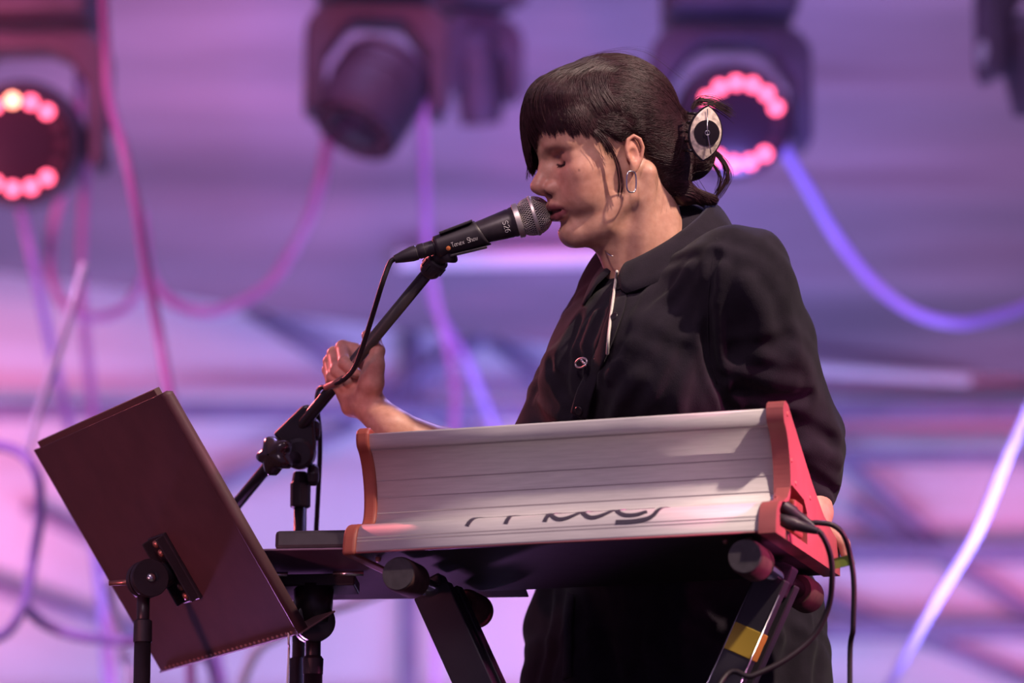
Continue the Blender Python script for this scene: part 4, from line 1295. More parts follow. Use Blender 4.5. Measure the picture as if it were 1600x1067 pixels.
MB().lathe(on_clip(0.0175, -0.42, -0.0006), nrm(MW - 0.42 * MV), [(0, 0.0030), (0.0008, 0.0030), (0.0012, 0.001)], 16).build('printed_dot', orange_print, clip_o)
# raised ribs of the clip above and below
for (ta, tb, an, lf) in ((0.012, 0.058, math.pi / 2 - 0.62, -0.0005), (0.016, 0.066, -math.pi / 2 + 0.2, -0.0012)):
    MB().box((on_clip(ta, an, lf) + on_clip(tb, an, lf)) / 2, nrm(on_clip(tb, an, lf) - on_clip(ta, an, lf)), MW, MV, np.linalg.norm(on_clip(tb, an, lf) - on_clip(ta, an, lf)), 0.012, 0.0035).build('clip_rib', blk_plastic, clip_o, bevel=0.001)
# pivot between clip and boom
BD = nrm(BOOM_B - BOOM_A)
pv = BOOM_A
foot = m_tail + MX * 0.018 - MV * 0.014
MB().tube([foot + MV * 0.006, foot - MV * 0.004, pv - BD * 0.004, pv + BD * 0.012], [0.009, 0.0105, 0.0115, 0.0125], 16).build('clip_knuckle', blk_plastic, mstand, smooth=True)
MB().lathe(pv + BD * 0.006, BD, [(0, 0.011), (0.002, 0.0145), (0.012, 0.0150), (0.024, 0.0140), (0.028, 0.0115)], 24).build('thread_collar', blk_plastic, mstand, autosmooth=0.6)
for q in range(10):
    e1 = nrm(np.cross(BD, CF)); e2 = np.cross(BD, e1); a = q * 0.628
    MB().box(pv + BD * 0.019 + (e1 * math.cos(a) + e2 * math.sin(a)) * 0.0148, BD, e1 * math.cos(a) + e2 * math.sin(a), -e1 * math.sin(a) + e2 * math.cos(a), 0.012, 0.002, 0.004).build('collar_rib', blk_plastic, mstand, bevel=0.0005)
MB().tube([pv + BD * 0.02, BOOM_B + BD * 0.16], 0.0082, 24).build('boom', mat('boom_enamel', (0.020, 0.012, 0.014), rough=0.40, spec=0.9), mstand, smooth=True)
MB().lathe(BOOM_B + BD * 0.155, BD, [(0, 0.0095), (0.03, 0.0105), (0.034, 0.006)], 18).build('end_cap', rubber, mstand, smooth=True)

# boom clamp on top of the upright
tq = (470 - 690) / (372 - 690.0)
JC = BOOM_A + (BOOM_B - BOOM_A) * ((468 - 690) / (372 - 690.0))
post_y = JC[1] + 0.034
PJ = A([PY(470, 720, post_y)[0], post_y, 0])
def postz(py): return PY(470, py, post_y)[2]
mstand_loc = mstand.location
# wedge-shaped housing the boom passes through: seen as a sloping body with rounded lower end
e_up = nrm(np.cross(BD, CF)); e_up = e_up if e_up @ CU > 0 else -e_up
hou = [(-0.034, 0.016), (0.036, 0.016), (0.044, 0.008), (0.044, -0.006), (0.030, -0.018), (0.030, -0.046), (0.018, -0.058), (0.0, -0.058), (-0.012, -0.046), (-0.034, -0.012)]
BU = -BD           # towards the microphone
# build in screen-aligned axes: x right, y up
poly = [(-38, -4), (10, 42), (20, 43), (27, 33), (31, -22), (28, -48), (16, -58), (0, -56), (-12, -44), (-16, -30)]
o_h = JC
pxm = 1 / 1190.0
MB().prism([(x * pxm, y * pxm) for x, y in poly], o_h + CF * 0.006, CR, CU, CF, -0.020, 0.016).build('boom_clamp', blk_metal, mstand, bevel=0.004)
MB().lathe(o_h + CF * 0.030 + CR * 0.003 - CU * 0.03, -CF, [(0, 0.022), (0.02, 0.023), (0.048, 0.021), (0.052, 0.016)], 24).build('clamp_disc', blk_metal, mstand, autosmooth=0.6)
# star knob on the lens side, left of the clamp
kn0, kn1 = P(462, 716, JC @ CF - CP @ CF - 0.02), P(432, 712, JC @ CF - CP @ CF - 0.055)
KA = nrm(kn1 - kn0); ka1 = nrm(np.cross(KA, ZUP)); ka2 = np.cross(KA, ka1)
MB().tube([kn0, kn1], [0.009, 0.011], 14).build('knob_stem', blk_plastic, mstand, smooth=True)
rows = []
for (t, rr) in ((-0.012, 0.3), (-0.010, 0.8), (-0.004, 1.0), (0.006, 1.0), (0.012, 0.92), (0.017, 0.6), (0.019, 0.05)):
    rows.append([kn1 + KA * t + (ka1 * math.cos(a) + ka2 * math.sin(a)) * rr * (0.0235 + 0.0042 * math.cos(5 * a)) for a in np.linspace(0, 2 * math.pi, 41)[:-1]])
MB().grid(rows, closed=True).build('clamp_knob', mat('knob_gloss', (0.030, 0.014, 0.016), rough=0.22, spec=0.6, coat=0.3), mstand, smooth=True)
for (x, y) in ((494, 672), (492, 742)):
    q = P(x, y, JC @ CF - CP @ CF + 0.01)
    MB().lathe(q - CR * 0.010, CR, [(0, 0.010), (0.004, 0.0155), (0.011, 0.0155), (0.015, 0.011), (0.016, 0.002)], 8).build('side_nut', blk_plastic, mstand, bevel=0.0015)
# upright
MB().tube([(PJ[0], post_y, 0.08), (PJ[0], post_y, postz(742))], 0.0088, 18).build('upright_tube', blk_metal, mstand, smooth=True)
MB().lathe((PJ[0], post_y, postz(794)), ZUP, [(0, 0.011), (0.002, 0.0140), (0.034, 0.0142), (0.036, 0.0125), (0.048, 0.0105), (0.050, 0.0085)], 8).build('neck_sleeve', blk_plastic, mstand, bevel=0.001)
MB().tube([(PJ[0], post_y, 0.06), (PJ[0], post_y, 0.86)], 0.0125, 18).build('lower_tube', blk_metal, mstand, smooth=True)
def tripod(parent, x, y, z, spread, rot=0.0, n=3):
    MB().lathe((x, y, z - 0.02), ZUP, [(0, 0.02), (0.005, 0.024), (0.04, 0.024), (0.045, 0.016)], 18).build('leg_hub', blk_plastic, parent, autosmooth=0.6)
    for i in range(n):
        a = rot + i * 2 * math.pi / n
        e = A([x + spread * math.cos(a), y + spread * math.sin(a), 0.012])
        lg = MB().tube([(x + 0.02 * math.cos(a), y + 0.02 * math.sin(a), z), e], 0.009, 12).build('leg', blk_metal, parent, smooth=True)
        MB().lathe(e + ZUP * -0.012, ZUP, [(0, 0.011), (0.02, 0.013), (0.028, 0.009)], 12).build('rubber_foot', rubber, lg, smooth=True)
tripod(mstand, PJ[0], post_y, 0.10, 0.30, 0.9)
mstand.location = A([PJ[0], post_y, 0]); 
for c in mstand.children: c.matrix_parent_inverse = Matrix.Translation(-mstand.location)

# cable: from the plug down along the boom, held by a small sleeve, dropping behind the clamp
cab_mat = mat('cable_black', (0.020, 0.014, 0.018), rough=0.5, spec=0.4)
bd = boomd
tail = m_tail - MX * 0.053
cab = [tail + MX * 0.012, tail - MX * 0.003, P(607, 416, 4.985), P(597, 444, 4.985), P(586, 480, 5.005), P(572, 525, 5.035), P(556, 570, 5.06), P(543, 588, 5.07), P(531, 596, 5.085),
       P(512, 604, 5.125), P(501, 606, 5.145), P(496, 616, 5.19), P(496, 640, 5.24), P(500, 700, 5.29), P(494, 830, 5.29), P(486, 1000, 5.27), A([PJ[0] + 0.03, post_y + 0.03, 0.4]), A([PJ[0] + 0.05, post_y + 0.06, 0.012]), A([PJ[0] + 0.7, post_y + 0.9, 0.008])]
cable = MB().tube(bez(cab, 10), 0.0034, 10).build('microphone_cable', cab_mat, smooth=True)
tag(cable, 'black cable looping from the microphone down to the boom', 'cable')
MB().tube([P(536, 592, 5.08), P(522, 600, 5.105), P(510, 605, 5.128)], 0.0048, 12).build('cable_sleeve', mat('sleeve_brown', (0.25, 0.12, 0.10), rough=0.5), cable, smooth=True, label='brown sleeve round the cable')

# ------------------------------------------------------------------ music stand on the left, seen from behind
desk_mat = mat('desk_enamel', (0.085, 0.040, 0.046), rough=0.55, spec=0.45, noise=0.12, nscale=25, bump=0.15, bscale=600)
ang = math.radians(27.5)
D_W = A([-math.sin(ang), math.cos(ang), 0])          # along the desk, away from the lens
D_N = A([math.cos(ang), math.sin(ang), 0])           # the way the desk faces (to the singer)
tl = math.radians(33.5)
D_U = -D_N * math.sin(tl) + ZUP * math.cos(tl)       # up the desk
D_F = nrm(np.cross(D_W, D_U)); D_F = D_F if D_F @ D_N > 0 else -D_F    # desk normal, to the reader
c0 = P(466, 990, 4.93)                               # near lower corner
DW, DH = 0.455, 0.355
mus = thing('music_stand', 'dark red-brown music stand on the left, seen from the back', 'music stand', (0, 0, 0))
th = 0.0025
def desk(u, w, n=0.0):
    return c0 + D_W * u + D_U * w + D_F * n
MB().box(desk(DW / 2, DH / 2), D_W, D_U, D_F, DW, DH, th).build('desk', desk_mat, mus, bevel=0.001)
# side flanges bent forward, rounded upper corner, ledge with a row of holes along the fold
for u in (0.0, DW):
    rows = []
    for q in np.linspace(0, math.pi / 2, 6):
        s = -1 if u == 0 else 1
        off = 0.006 * math.sin(q); nn = 0.006 * (1 - math.cos(q))
        rows.append([desk(u + s * off, w, nn) for w in (0.0, DH * 0.5, DH - 0.02, DH - 0.006, DH)])
    rows.append([desk(u + s * 0.006, w, 0.013) for w in (0.0, DH * 0.5, DH - 0.02, DH - 0.008, DH - 0.004)])
    f = MB().grid(rows).build('side_flange', desk_mat, mus, smooth=True, recalc=False)
    mm = f.modifiers.new('thickness', 'SOLIDIFY'); mm.thickness = th; mm.offset = 0
MB().box(desk(DW / 2, 0.0, 0.028), D_W, D_F, D_U, DW + 0.024, 0.056, th).build('ledge', desk_mat, mus, bevel=0.001)
hole = mat('notch_bright', (0.30, 0.14, 0.12), rough=0.5)
for i in range(30):
    MB().box(desk(0.012 + i * (DW - 0.02) / 30, 0.0045, -0.0022), nrm(D_W + 0.5 * D_U), nrm(D_U - 0.5 * D_W), D_F, 0.005, 0.0022, 0.0018).build('edge_notch', hole, mus)
# sheet folder resting on the desk, just showing over the top edge
fold = MB().box(desk(DW * 0.52, DH * 0.5 + 0.006, 0.010), D_W, D_U, D_F, DW * 0.93, DH + 0.004, 0.009).build('music_folder', mat('folder_card', (0.10, 0.05, 0.05), rough=0.7), bevel=0.001)
tag(fold, 'thin brown music folder on the left music stand, edge showing over the top', 'folder')
# bracket, hinge and pole
def dpt(px, py, n):
    """point on the desk back under a pixel, lifted n towards the lens side"""
    a = P(px, py, 4.0); b = P(px, py, 6.0); t = ((c0 - a) @ D_F) / ((b - a) @ D_F)
    return a + (b - a) * t - D_F * n
bk = dpt(277, 885, 0.004)
MB().box(bk, D_W, D_U, D_F, 0.055, 0.100, 0.006).build('bracket', blk_metal, mus, bevel=0.0015)
for s in (-1, 1):
    MB().box(bk - D_F * 0.008 + D_W * 0.024 * s, D_W, D_U, D_F, 0.004, 0.096, 0.013).build('bracket_side', blk_metal, mus, bevel=0.001)
for s in (-1, 1):
    for w in (0.040, 0.026):
        MB().lathe(bk - D_F * 0.003 + D_U * w * s + D_W * 0.006, -D_F, [(0, 0.0055), (0.003, 0.005), (0.0045, 0.002)], 12).build('rivet', mat('rivet_copper', (0.45, 0.20, 0.15), rough=0.35, metal=0.6), mus, smooth=True)
hz = P(229, 905, (bk - CP) @ CF - 0.035)
ha = nrm(A([0.42, -0.90, 0]))                        # axis of the hinge discs
MB().tube([bk - D_F * 0.008, bk - D_F * 0.02, hz], [0.017, 0.017, 0.020], 14).build('hinge_arm', blk_metal, mus, smooth=True)
for t in (-0.011, 0.006):
    MB().lathe(hz + ha * t, ha, [(0, 0.020), (0.0, 0.0245), (0.0012, 0.0255), (0.0095, 0.0255), (0.011, 0.0245), (0.011, 0.010)], 36).build('hinge_disc', blk_metal, mus, autosmooth=0.6)
MB().lathe(hz + ha * 0.017, ha, [(0, 0.0065), (0.003, 0.006), (0.005, 0.0035), (0.0055, 0.0005)], 18).build('hinge_bolt', steel, mus, smooth=True)
MB().tube([hz - ha * 0.012, hz - ha * 0.012 - CR * 0.046 + CU * -0.004], [0.005, 0.0032], 10).build('wing_screw', mat('brass_screw', (0.30, 0.15, 0.12), rough=0.35, metal=0.7), mus, smooth=True)
px_, py_ = hz[0] - 0.004, hz[1] + 0.004
zb = PY(222, 968, py_)[2]
MB().tube([(px_, py_, zb - 0.02), (px_, py_, hz[2] - 0.018)], 0.0085, 18).build('inner_tube', blk_metal, mus, smooth=True)
MB().lathe((px_, py_, zb - 0.03), ZUP, [(0, 0.0105), (0.0, 0.0125), (0.028, 0.0122), (0.03, 0.0095)], 20).build('tube_sleeve', blk_plastic, mus, autosmooth=0.6)
MB().tube([(px_, py_, 0.06), (px_, py_, zb - 0.02)], 0.0112, 18).build('outer_tube', blk_metal, mus, smooth=True)
tripod(mus, px_, py_, 0.16, 0.27, 0.3)
mus.location = A([px_, py_, 0])
for c in mus.children: c.matrix_parent_inverse = Matrix.Translation(-mus.location)

# ------------------------------------------------------------------ second stand with a flat tray and a small pedal
tray_mat = mat('tray_enamel', (0.11, 0.055, 0.105), rough=0.45, spec=0.5, noise=0.12, nscale=25)
ty_near = P(470, 858, 4.93)
TXd = nrm(A([math.cos(0.10), -math.sin(0.10), 0])); TYd = np.cross(ZUP, TXd)
TYd = nrm(TYd - ZUP * 0.12); TZ = np.cross(TXd, TYd)
tray = thing('tray_stand', 'low flat purple-black tray on its own stand beside the microphone stand', 'tray stand', (0, 0, 0))
t_c = ty_near + TXd * 0.100 + TYd * 0.125
MB().box(t_c, TXd, TYd, TZ, 0.34, 0.25, 0.003).build('tray', tray_mat, tray, bevel=0.001)
hubp = P(470, 880, (t_c - CP) @ CF - 0.02)
tb0 = t_c + TXd * (-0.100) - TZ * 0.004 - TYd * 0.01
MB().box(tb0 - TZ * 0.012, TXd, TYd, TZ, 0.115, 0.05, 0.016).build('tray_bracket', blk_metal, tray, bevel=0.002)
for s in (-1, 1):
    MB().tube([tb0 + TXd * 0.070 * s - TYd * 0.03 - TZ * 0.006, tb0 + TXd * 0.030 * s - TYd * 0.03 - TZ * 0.006], 0.0035, 8).build('bracket_pin', steel, tray, smooth=True)
hx = tb0 - ZUP * 0.062
MB().tube([tb0 - TZ * 0.012, hx + ZUP * 0.02, hx], [0.027, 0.025, 0.022], 18).build('tilt_neck', blk_metal, tray, smooth=True)
ta = nrm(A([0.25, -0.97, 0]))
for t in (-0.013, 0.004):
    MB().lathe(hx + ta * t, ta, [(0, 0.024), (0.001, 0.0265), (0.010, 0.0265), (0.011, 0.024), (0.011, 0.008)], 32).build('tilt_disc', blk_metal, tray, autosmooth=0.6)
MB().tube([(hx[0], hx[1], hx[2] - 0.06), (hx[0], hx[1], hx[2] - 0.016)], 0.0100, 16).build('inner_tube', blk_metal, tray, smooth=True)
MB().lathe((hx[0], hx[1], hx[2] - 0.068), ZUP, [(0, 0.0130), (0.02, 0.0138), (0.024, 0.011)], 20).build('tube_sleeve', blk_plastic, tray, autosmooth=0.6)
MB().tube([(hx[0], hx[1], 0.06), (hx[0], hx[1], hx[2] - 0.06)], 0.0125, 16).build('outer_tube', blk_metal, tray, smooth=True)
tripod(tray, hx[0], hx[1], 0.15, 0.25, 2.0)
tray.location = A([hx[0], hx[1], 0])
for c in tray.children: c.matrix_parent_inverse = Matrix.Translation(-tray.location)
# pedal on the tray
pc = ty_near + TXd * 0.040 + TYd * 0.060 + TZ * 0.0025
pedal = thing('effects_pedal', 'small black pedal box standing on the flat tray', 'pedal', pc)
MB().box(pc + TZ * 0.0125, TXd, TYd, TZ, 0.150, 0.110, 0.025).build('case', blk_plastic, pedal, bevel=0.005)
pk = mat('pedal_pink', (0.75, 0.15, 0.22), rough=0.4); pg = mat('pedal_grey', (0.45, 0.42, 0.42), rough=0.4)
for i, (dx, m) in enumerate(((-0.055, pk), (-0.030, pg), (0.000, blk_plastic), (0.022, pg), (0.048, pg))):
    MB().lathe(pc + TXd * dx - TYd * 0.03 + TZ * 0.025, TZ, [(0, 0.007), (0.0035, 0.0068), (0.0045, 0.004)], 14).build('button', m, pedal, smooth=True)
# thin pale wire hanging from the tray
wp = [P(452, 945, 4.95), P(451, 1000, 4.95), P(449, 1067, 4.955), A([P(449, 1067, 4.955)[0], 4.66, 0.4]), A([P(449, 1067, 4.955)[0] + 0.02, 4.68, 0.006])]
tag(MB().tube(bez(wp, 8), 0.0016, 6).build('thin_wire', mat('pale_wire', (0.7, 0.68, 0.66), rough=0.5), smooth=True), 'thin pale wire hanging beside the tray stand pole', 'wire')
# ------------------------------------------------------------------ synthesizer, seen from the back
PSI = math.radians(19)
SX = A([math.cos(PSI), -math.sin(PSI), 0])                 # along the back, to the right end
SYh = A([math.sin(PSI), math.cos(PSI), 0])                 # towards the player
tb_ = math.radians(1.8)
SY = nrm(SYh * math.cos(tb_) - ZUP * math.sin(tb_)); SZ = np.cross(SX, SY)
S0 = P(1186, 829, 4.66)                                    # lower back corner of the right end of the back panel
def spt(x, q, z):
    """x from the right end (negative to the left), q towards the player, z up"""
    return S0 + SX * x + SY * (q + 0.072) + SZ * z
WS = 0.2
for _ in range(40):
    ex = proj(spt(-WS, -0.072, 0))[0]
    WS += (ex - 556) / 1250.0
# outline of the end cheek (q, z), clockwise from the lower back corner
BACK = [(-0.072, 0.0), (-0.0705, 0.010), (-0.067, 0.024), (-0.060, 0.034), (-0.048, 0.0395), (-0.028, 0.0420), (-0.012, 0.0455), (-0.003, 0.054), (0.0, 0.070), (-0.002, 0.094), (-0.010, 0.118), (-0.020, 0.134), (-0.029, 0.142), (-0.0325, 0.150), (-0.033, 0.160)]
def smooth_poly(pts, n=4):
    return [tuple(p) for p in bez([A(p) for p in pts], n)]
backc = smooth_poly(BACK, 4)
cheek = [(q - 0.004, z - 0.004 if i == 0 else z) for i, (q, z) in enumerate(backc)] + [(-0.034, 0.166), (-0.026, 0.170), (-0.014, 0.168), (0.02, 0.145), (0.10, 0.092), (0.16, 0.060), (0.205, 0.046), (0.232, 0.040), (0.240, 0.030), (0.240, -0.004)]
synth = thing('synthesizer', 'silver-backed synthesizer with orange end cheeks on a folding stand', 'synthesizer', spt(-WS / 2, 0.08, -0.004))
cheek_mat = mat('cheek_orange', (0.26, 0.060, 0.040), rough=0.5, spec=0.45, noise=0.12, nscale=30)
alu_mat = mat('brushed_aluminium', (0.56, 0.53, 0.52), rough=0.58, metal=0.15, spec=0.4, noise=0.07, nscale=25, stretch=(1, 1, 14), bump=0.05, bscale=300)
dark_under = mat('underside_black', (0.020, 0.014, 0.017), rough=0.6, noise=0.3, nscale=30)
CT = 0.018
# left cheek plain
MB().prism(cheek, S0 + SY * 0.072, SY, SZ, SX, -WS - CT, -WS).build('end_cheek', cheek_mat, synth, bevel=0.004, segs=3)
# right cheek with a socket well: built as a frame round the well plus its floor
well = [(-0.056, 0.008), (-0.057, 0.028), (-0.044, 0.040), (-0.020, 0.050), (0.000, 0.070), (0.060, 0.062), (0.075, 0.048), (0.075, 0.008)]
me = bpy.data.meshes.new('end_cheek'); bm = bmesh.new()
def ring(poly, x): return [bm.verts.new(spt(x, q, z)) for q, z in poly]
outer0, outer1 = ring(cheek, 0.0), ring(cheek, CT + 0.004)
n = len(cheek)
for i in range(n):
    bm.faces.new((outer0[i], outer0[(i + 1) % n], outer1[(i + 1) % n], outer1[i]))
bm.faces.new(outer0)
well1, well0 = ring(well, CT + 0.004), ring(well, 0.004)
m_ = len(well)
for i in range(m_):
    bm.faces.new((well1[i], well1[(i + 1) % m_], well0[(i + 1) % m_], well0[i]))
bm.faces.new(well0)
eds = []
for r in (outer1, well1):
    for i in range(len(r)):
        e = bm.edges.get((r[i], r[(i + 1) % len(r)])) or bm.edges.new((r[i], r[(i + 1) % len(r)]))
        eds.append(e)
bmesh.ops.triangle_fill(bm, use_beauty=True, use_dissolve=False, edges=eds)
bmesh.ops.recalc_face_normals(bm, faces=bm.faces)
bm.to_mesh(me); bm.free()
rc = link('end_cheek', me, mat('cheek_orange_pinklit', (0.34, 0.090, 0.085), rough=0.5, spec=0.45, noise=0.10, nscale=30), synth, smooth=False, label='orange end cheek with a well for the sockets')  # same orange as the left cheek, with pink light put into the colour
md = rc.modifiers.new('bevel', 'BEVEL'); md.width = 0.003; md.segments = 2; md.limit_method = 'ANGLE'; md.angle_limit = 0.6
# raised inner block, sockets and screws in the well
MB().box(spt(0.012, 0.040, 0.034), SX, SY, SZ, 0.018, 0.040, 0.044).build('socket_block', cheek_mat, rc, bevel=0.003)
for z in (0.024, 0.046):
    MB().lathe(spt(0.004, -0.022, z), SX, [(0, 0.010), (0.003, 0.010), (0.0035, 0.006), (0.001, 0.006), (0.001, 0.001)], 18).build('socket', steel, rc, autosmooth=0.6)
for q, z in ((-0.018, 0.155), (0.0, 0.10), (0.02, 0.075), (0.09, 0.07), (0.10, 0.03), (0.215, 0.012)):
    MB().lathe(spt(CT + 0.003, q, z), SX, [(0, 0.0032), (0.0018, 0.0030), (0.0022, 0.001)], 10).build('screw', mat('screw_pink', (0.45, 0.12, 0.10), rough=0.4), rc, smooth=True)
# extruded back panel
rows = []
for x in (0.0, -WS * 0.33, -WS * 0.66, -WS):
    rows.append([spt(x, q, z) for q, z in backc])
bp = MB().grid(rows).build('back_panel', alu_mat, synth, smooth=True, recalc=False, label='brushed aluminium back panel')
md = bp.modifiers.new('thickness', 'SOLIDIFY'); md.thickness = 0.002; md.offset = -1
arc = [0.0]
for a, b in zip(backc[:-1], backc[1:]): arc.append(arc[-1] + math.hypot(b[0] - a[0], b[1] - a[1]))
def on_back(x, s, lift):
    q = np.interp(s, arc, [b[0] for b in backc]); z = np.interp(s, arc, [b[1] for b in backc])
    q2 = np.interp(s + 0.001, arc, [b[0] for b in backc]); z2 = np.interp(s + 0.001, arc, [b[1] for b in backc])
    t = A([q2 - q, z2 - z]); t /= np.linalg.norm(t) + 1e-9
    return spt(x, q - t[1] * lift, z + t[0] * lift)
# fine extrusion grooves, their shade painted as flat dark strips
gm = mat('groove_shade', (0.30, 0.26, 0.27), rough=0.5)
for s, w in ((0.014, 0.0006), (0.0185, 0.0006), (0.108, 0.0007), (0.128, 0.0007), (0.150, 0.0007), (0.088, 0.0006), (arc[-1] - 0.022, 0.0014)):
    MB().grid([[on_back(x, s - w, 0.0003), on_back(x, s + w, 0.0003)] for x in (-WS, 0.0)]).build('groove', gm, bp, recalc=False)
# cast logo letters running over the shoulder of the lower panel (only their feet face the lens)
logo_mat = mat('logo_dark', (0.055, 0.045, 0.065), rough=0.4)
def px_to_x(px, s=0.036):
    lo, hi = -WS, 0.0
    for _ in range(30):
        m = (lo + hi) / 2
        if proj(on_back(m, s, 0))[0] < px: lo = m
        else: hi = m
    return lo
lx0 = px_to_x(726); lx1 = px_to_x(1040); LW = lx1 - lx0
SB = 0.0275         # arc length of the letters' base line
def stroke(pts, half, name):
    """flat letter stroke; pts as (u along the logo 0..1, arc height metres)"""
    P2 = bez([A((lx0 + u * LW, SB + v)) for u, v in pts], 4)
    rows = []
    for i, p in enumerate(P2):
        t = P2[min(i + 1, len(P2) - 1)] - P2[max(i - 1, 0)]; t = t / (np.linalg.norm(t) + 1e-9)
        nn = A((-t[1], t[0]))
        a, b = p + nn * half, p - nn * half
        rows.append([on_back(a[0], a[1], 0.0), on_back(a[0], a[1], 0.0011), on_back(b[0], b[1], 0.0011), on_back(b[0], b[1], 0.0)])
    return rows
LT = [('letter_m', [[(0.02, 0.0), (0.045, 0.022), (0.07, 0.034), (0.16, 0.036), (0.21, 0.03), (0.22, 0.014), (0.215, 0.0)], [(0.225, 0.02), (0.25, 0.034), (0.34, 0.036), (0.405, 0.03), (0.415, 0.014), (0.41, 0.0)]]),
      ('letter_o', [[(0.43, 0.012), (0.47, 0.003), (0.52, 0.004), (0.565, 0.013), (0.57, 0.025), (0.53, 0.035), (0.47, 0.034), (0.43, 0.024), (0.43, 0.012)]]),
      ('letter_o', [[(0.59, 0.012), (0.63, 0.003), (0.68, 0.004), (0.725, 0.013), (0.73, 0.025), (0.69, 0.035), (0.63, 0.034), (0.59, 0.024), (0.59, 0.012)]]),
      ('letter_g', [[(0.92, 0.034), (0.80, 0.035), (0.76, 0.024), (0.76, 0.013), (0.80, 0.004), (0.86, 0.003), (0.91, 0.008)], [(0.985, 0.035), (0.965, 0.012), (0.935, -0.002), (0.86, -0.0065), (0.765, -0.0065)]])]
for nm, sts in LT:
    mb = MB()
    for st in sts: mb.grid(stroke(st, 0.0028, nm))
    mb.build(nm, logo_mat, bp, recalc=False)
# body: underside, sloping control panel, key bed
MB().prism([(-0.068, -0.002), (0.238, -0.002), (0.238, 0.022), (0.14, 0.022), (0.12, 0.066), (-0.012, 0.148)] + [(q + 0.005, min(z, 0.148)) for q, z in backc[::-1][4:-2]], S0 + SY * 0.072, SY, SZ, SX, -WS + 0.0005, -0.0005).build('case', dark_under, synth)
MB().prism([(0.120, 0.072), (-0.014, 0.158), (-0.028, 0.158), (-0.028, 0.154), (-0.016, 0.154), (0.117, 0.068)], S0 + SY * 0.072, SY, SZ, SX, -WS + 0.0005, -0.0005).build('control_panel', mat('panel_black', (0.03, 0.028, 0.032), rough=0.4), synth)
keyw = mat('key_ivory', (0.80, 0.78, 0.74), rough=0.35); keyb = mat('key_black', (0.02, 0.02, 0.02), rough=0.3)
NK = 18; kx0 = -0.075; kw = (WS - 0.085) / NK
for i in range(NK):
    MB().box(spt(kx0 - (i + 0.5) * kw, 0.185, 0.032), SX, SY, SZ, kw - 0.0012, 0.098, 0.016).build('white_key', keyw, synth)
    if i % 7 not in (2, 6) and i < NK - 1:
        MB().box(spt(kx0 - (i + 1) * kw, 0.165, 0.043), SX, SY, SZ, kw * 0.55, 0.055, 0.012).build('black_key', keyb, synth)
for i in range(7):
    for j in range(2):
        q = 0.030 + 0.050 * j; z = 0.158 - (q + 0.014) * 0.086 / 0.134
        MB().lathe(spt(-0.06 - i * (WS - 0.12) / 6, q, z), nrm(SZ * 0.84 + SY * 0.54), [(0, 0.009), (0.002, 0.0095), (0.012, 0.008), (0.0135, 0.006)], 16).build('knob', blk_plastic, synth, smooth=True)
# thin lower trim along the back edge of the underside
MB().tube([spt(-WS, -0.071, -0.001), spt(0, -0.071, -0.001)], 0.0013, 8).build('lower_trim', mat('trim_pink', (0.30, 0.10, 0.11), rough=0.5), synth, smooth=True)
for x in (-WS + 0.02, -0.05, -0.02):
    MB().lathe(spt(x, -0.045, -0.003), -SZ, [(0, 0.004), (0.004, 0.0036), (0.006, 0.002)], 12).build('case_screw', mat('screw_copper', (0.35, 0.16, 0.12), rough=0.4, metal=0.6), synth, smooth=True)

# ------------------------------------------------------------------ folding keyboard stand
stand = thing('keyboard_stand', 'black folding keyboard stand with padded arms under the synthesizer', 'keyboard stand', A([*(spt(-WS / 2, 0.08, 0)[:2]), 0]))
chrome = mat('chrome', (0.75, 0.74, 0.80), rough=0.14, metal=1.0)
arm_mat = mat('stand_steel', (0.024, 0.021, 0.028), rough=0.42, spec=0.5, noise=0.15, nscale=30)
foam = mat('foam_grey', (0.050, 0.042, 0.050), rough=0.9, noise=0.2, nscale=90)
foam_r = mat('foam_brown', (0.085, 0.036, 0.034), rough=0.9, noise=0.2, nscale=90)
def arm(xo, label):
    r = 0.0225
    a = spt(xo, -0.050, -0.006 - r); b = spt(xo, 0.232, -0.006 - r)
    L = np.linalg.norm(b - a); u = (b - a) / L
    MB().tube([a, b], 0.0115, 18).build('top_bar', chrome, stand, smooth=True)
    MB().lathe(a - u * 0.012, u, [(0, 0.012), (0.002, 0.0215), (0.006, r), (0.055, r), (0.062, 0.019)], 30).build('end_pad', foam_r, stand, autosmooth=0.8)
    MB().lathe(a - u * 0.0128, u, [(0, 0.003), (0.0, 0.0205), (0.004, 0.0210)], 30).build('pad_face', foam, stand, smooth=False)
    MB().lathe(b - u * 0.048, u, [(0, 0.019), (0.006, r), (0.052, r), (0.056, 0.0215), (0.058, 0.012)], 30).build('end_pad', foam_r, stand, autosmooth=0.8)
    return a, b, u
xl, xr = px_to_x(618, 0.0) , px_to_x(1160, 0.0)
al, bl, ul = arm(xl, 'left'); ar, br_, ur = arm(xr, 'right')
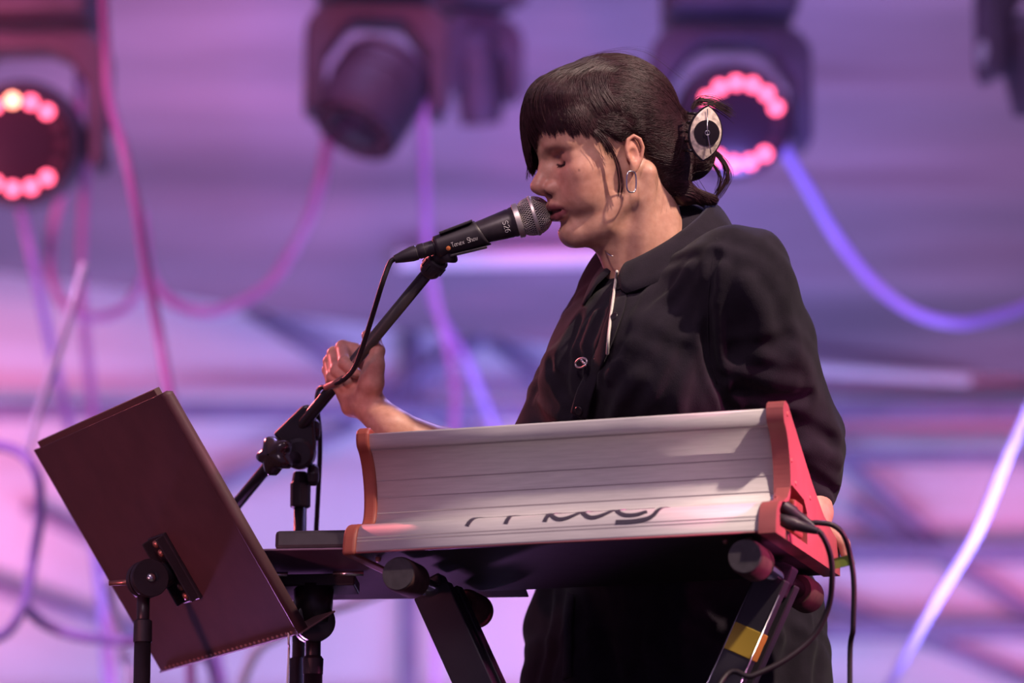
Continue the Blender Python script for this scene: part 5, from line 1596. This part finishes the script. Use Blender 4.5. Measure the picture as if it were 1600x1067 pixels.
for (a, b, u, xa, xb, s) in ((al, bl, ul, xl, xr, 1), (ar, br_, ur, xr, xl, -1)):
    top = a + u * (0.135 if s > 0 else 0.150)
    end = top + SX * s * (WS * 0.80) ; end = A([end[0], end[1], 0.03])
    dr = nrm(end - top); side = nrm(np.cross(dr, SYh))
    for off in ((-0.020, 0.020) if s > 0 else (-0.026, 0.022)):
        o = SYh * off
        L = np.linalg.norm(end - top)
        MB().box((top + end) / 2 + o, dr, SYh, side, L, 0.022, 0.050 if s > 0 else 0.040).build('leg', arm_mat, stand, bevel=0.002)
    MB().box(top, u, nrm(np.cross(dr, u)), dr, 0.03, 0.030, 0.04).build('bar_bracket', arm_mat, stand, bevel=0.003)
    MB().tube([end - SYh * 0.19, end + SYh * 0.19], 0.0150, 16).build('foot_bar', arm_mat, stand, smooth=True)
    for t in (-0.19, 0.19):
        MB().lathe(end + SYh * t - SYh * math.copysign(0.02, t), SYh * math.copysign(1, t), [(0, 0.018), (0.004, 0.0205), (0.035, 0.0205), (0.04, 0.014)], 18).build('foot_cap', rubber, stand, autosmooth=0.7)
top = ar + ur * 0.150; end = top - SX * WS * 0.80; end = A([end[0], end[1], 0.03]); dr = nrm(end - top); side = nrm(np.cross(dr, SYh))
# rim highlights of the near right leg, modelled as chrome lines, and the yellow tape wrapped round it
for s in (-1, 1):
    e = top + SYh * -0.0375 + side * 0.0195 * s
    MB().tube([e + dr * 0.02, e + dr * 0.60], 0.0016, 6).build('rim_highlight', chrome, stand, smooth=True)
tape = mat('yellow_tape', (0.40, 0.27, 0.025), rough=0.55)
for t in np.linspace(0.03, 0.3, 100):
    if proj(top + dr * t)[1] > 1005: break
MB().box(top + dr * t + SYh * -0.026, dr, SYh, side, 0.036, 0.0245, 0.0425).build('yellow_tape', tape, stand, bevel=0.001, label='band of yellow tape')

# ------------------------------------------------------------------ plugs and cables at the right end
DPL = 4.70
def lead(pts, r, label, name='audio_cable'):
    c = MB().tube(bez([A(p) for p in pts], 10), r, 10).build(name, cab_mat, smooth=True)
    return tag(c, label, 'cable', 'cables plugged into the synthesizer')
j1 = spt(0.006, -0.022, 0.046); j2 = spt(0.006, -0.022, 0.024)
d1 = (j1 - CP) @ CF
c1 = lead([P(1262, 817, d1 - 0.01), P(1282, 817, d1 - 0.012), P(1302, 821, d1 - 0.012), P(1318, 836, d1 - 0.01), P(1328, 866, d1), P(1334, 910, d1), P(1333, 980, d1), P(1328, 1067, d1), A([0.41, 4.62, 0.4]), A([0.45, 4.66, 0.006]), A([0.9, 5.3, 0.006])], 0.0034, 'black cable hanging straight down from the right end of the synthesizer')
c2 = lead([P(1258, 824, d1 - 0.02), P(1276, 828, d1 - 0.022), P(1288, 842, d1 - 0.022), P(1298, 870, d1 - 0.015), P(1300, 905, d1 - 0.01), P(1294, 950, d1), P(1270, 995, d1), P(1225, 1032, d1 - 0.01), P(1175, 1056, d1 - 0.02), P(1120, 1078, d1 - 0.03), A([0.16, 4.5, 0.5]), A([0.10, 4.45, 0.008]), A([-0.5, 4.6, 0.008])], 0.0036, 'black cable curving back under the synthesizer past the yellow tape')
for c, j, e in ((c1, j1, P(1262, 817, d1 - 0.01)), (c2, j2, P(1258, 824, d1 - 0.02))):
    u = nrm(e - j)
    MB().lathe(j, u, [(0, 0.0032), (0.006, 0.0034), (0.0065, 0.0085), (0.028, 0.0090), (0.030, 0.0075), (0.045, 0.0062), (0.058, 0.0040)], 18).build('plug', blk_plastic, c, autosmooth=0.7)
MB().box(P(1318, 877, d1 + 0.0), nrm(CR + 0.25 * CU), nrm(CU - 0.25 * CR), CF, 0.026, 0.013, 0.0012).build('tape_flag', mat('green_tape', (0.16, 0.22, 0.03), rough=0.6), c1, label='flag of green tape')
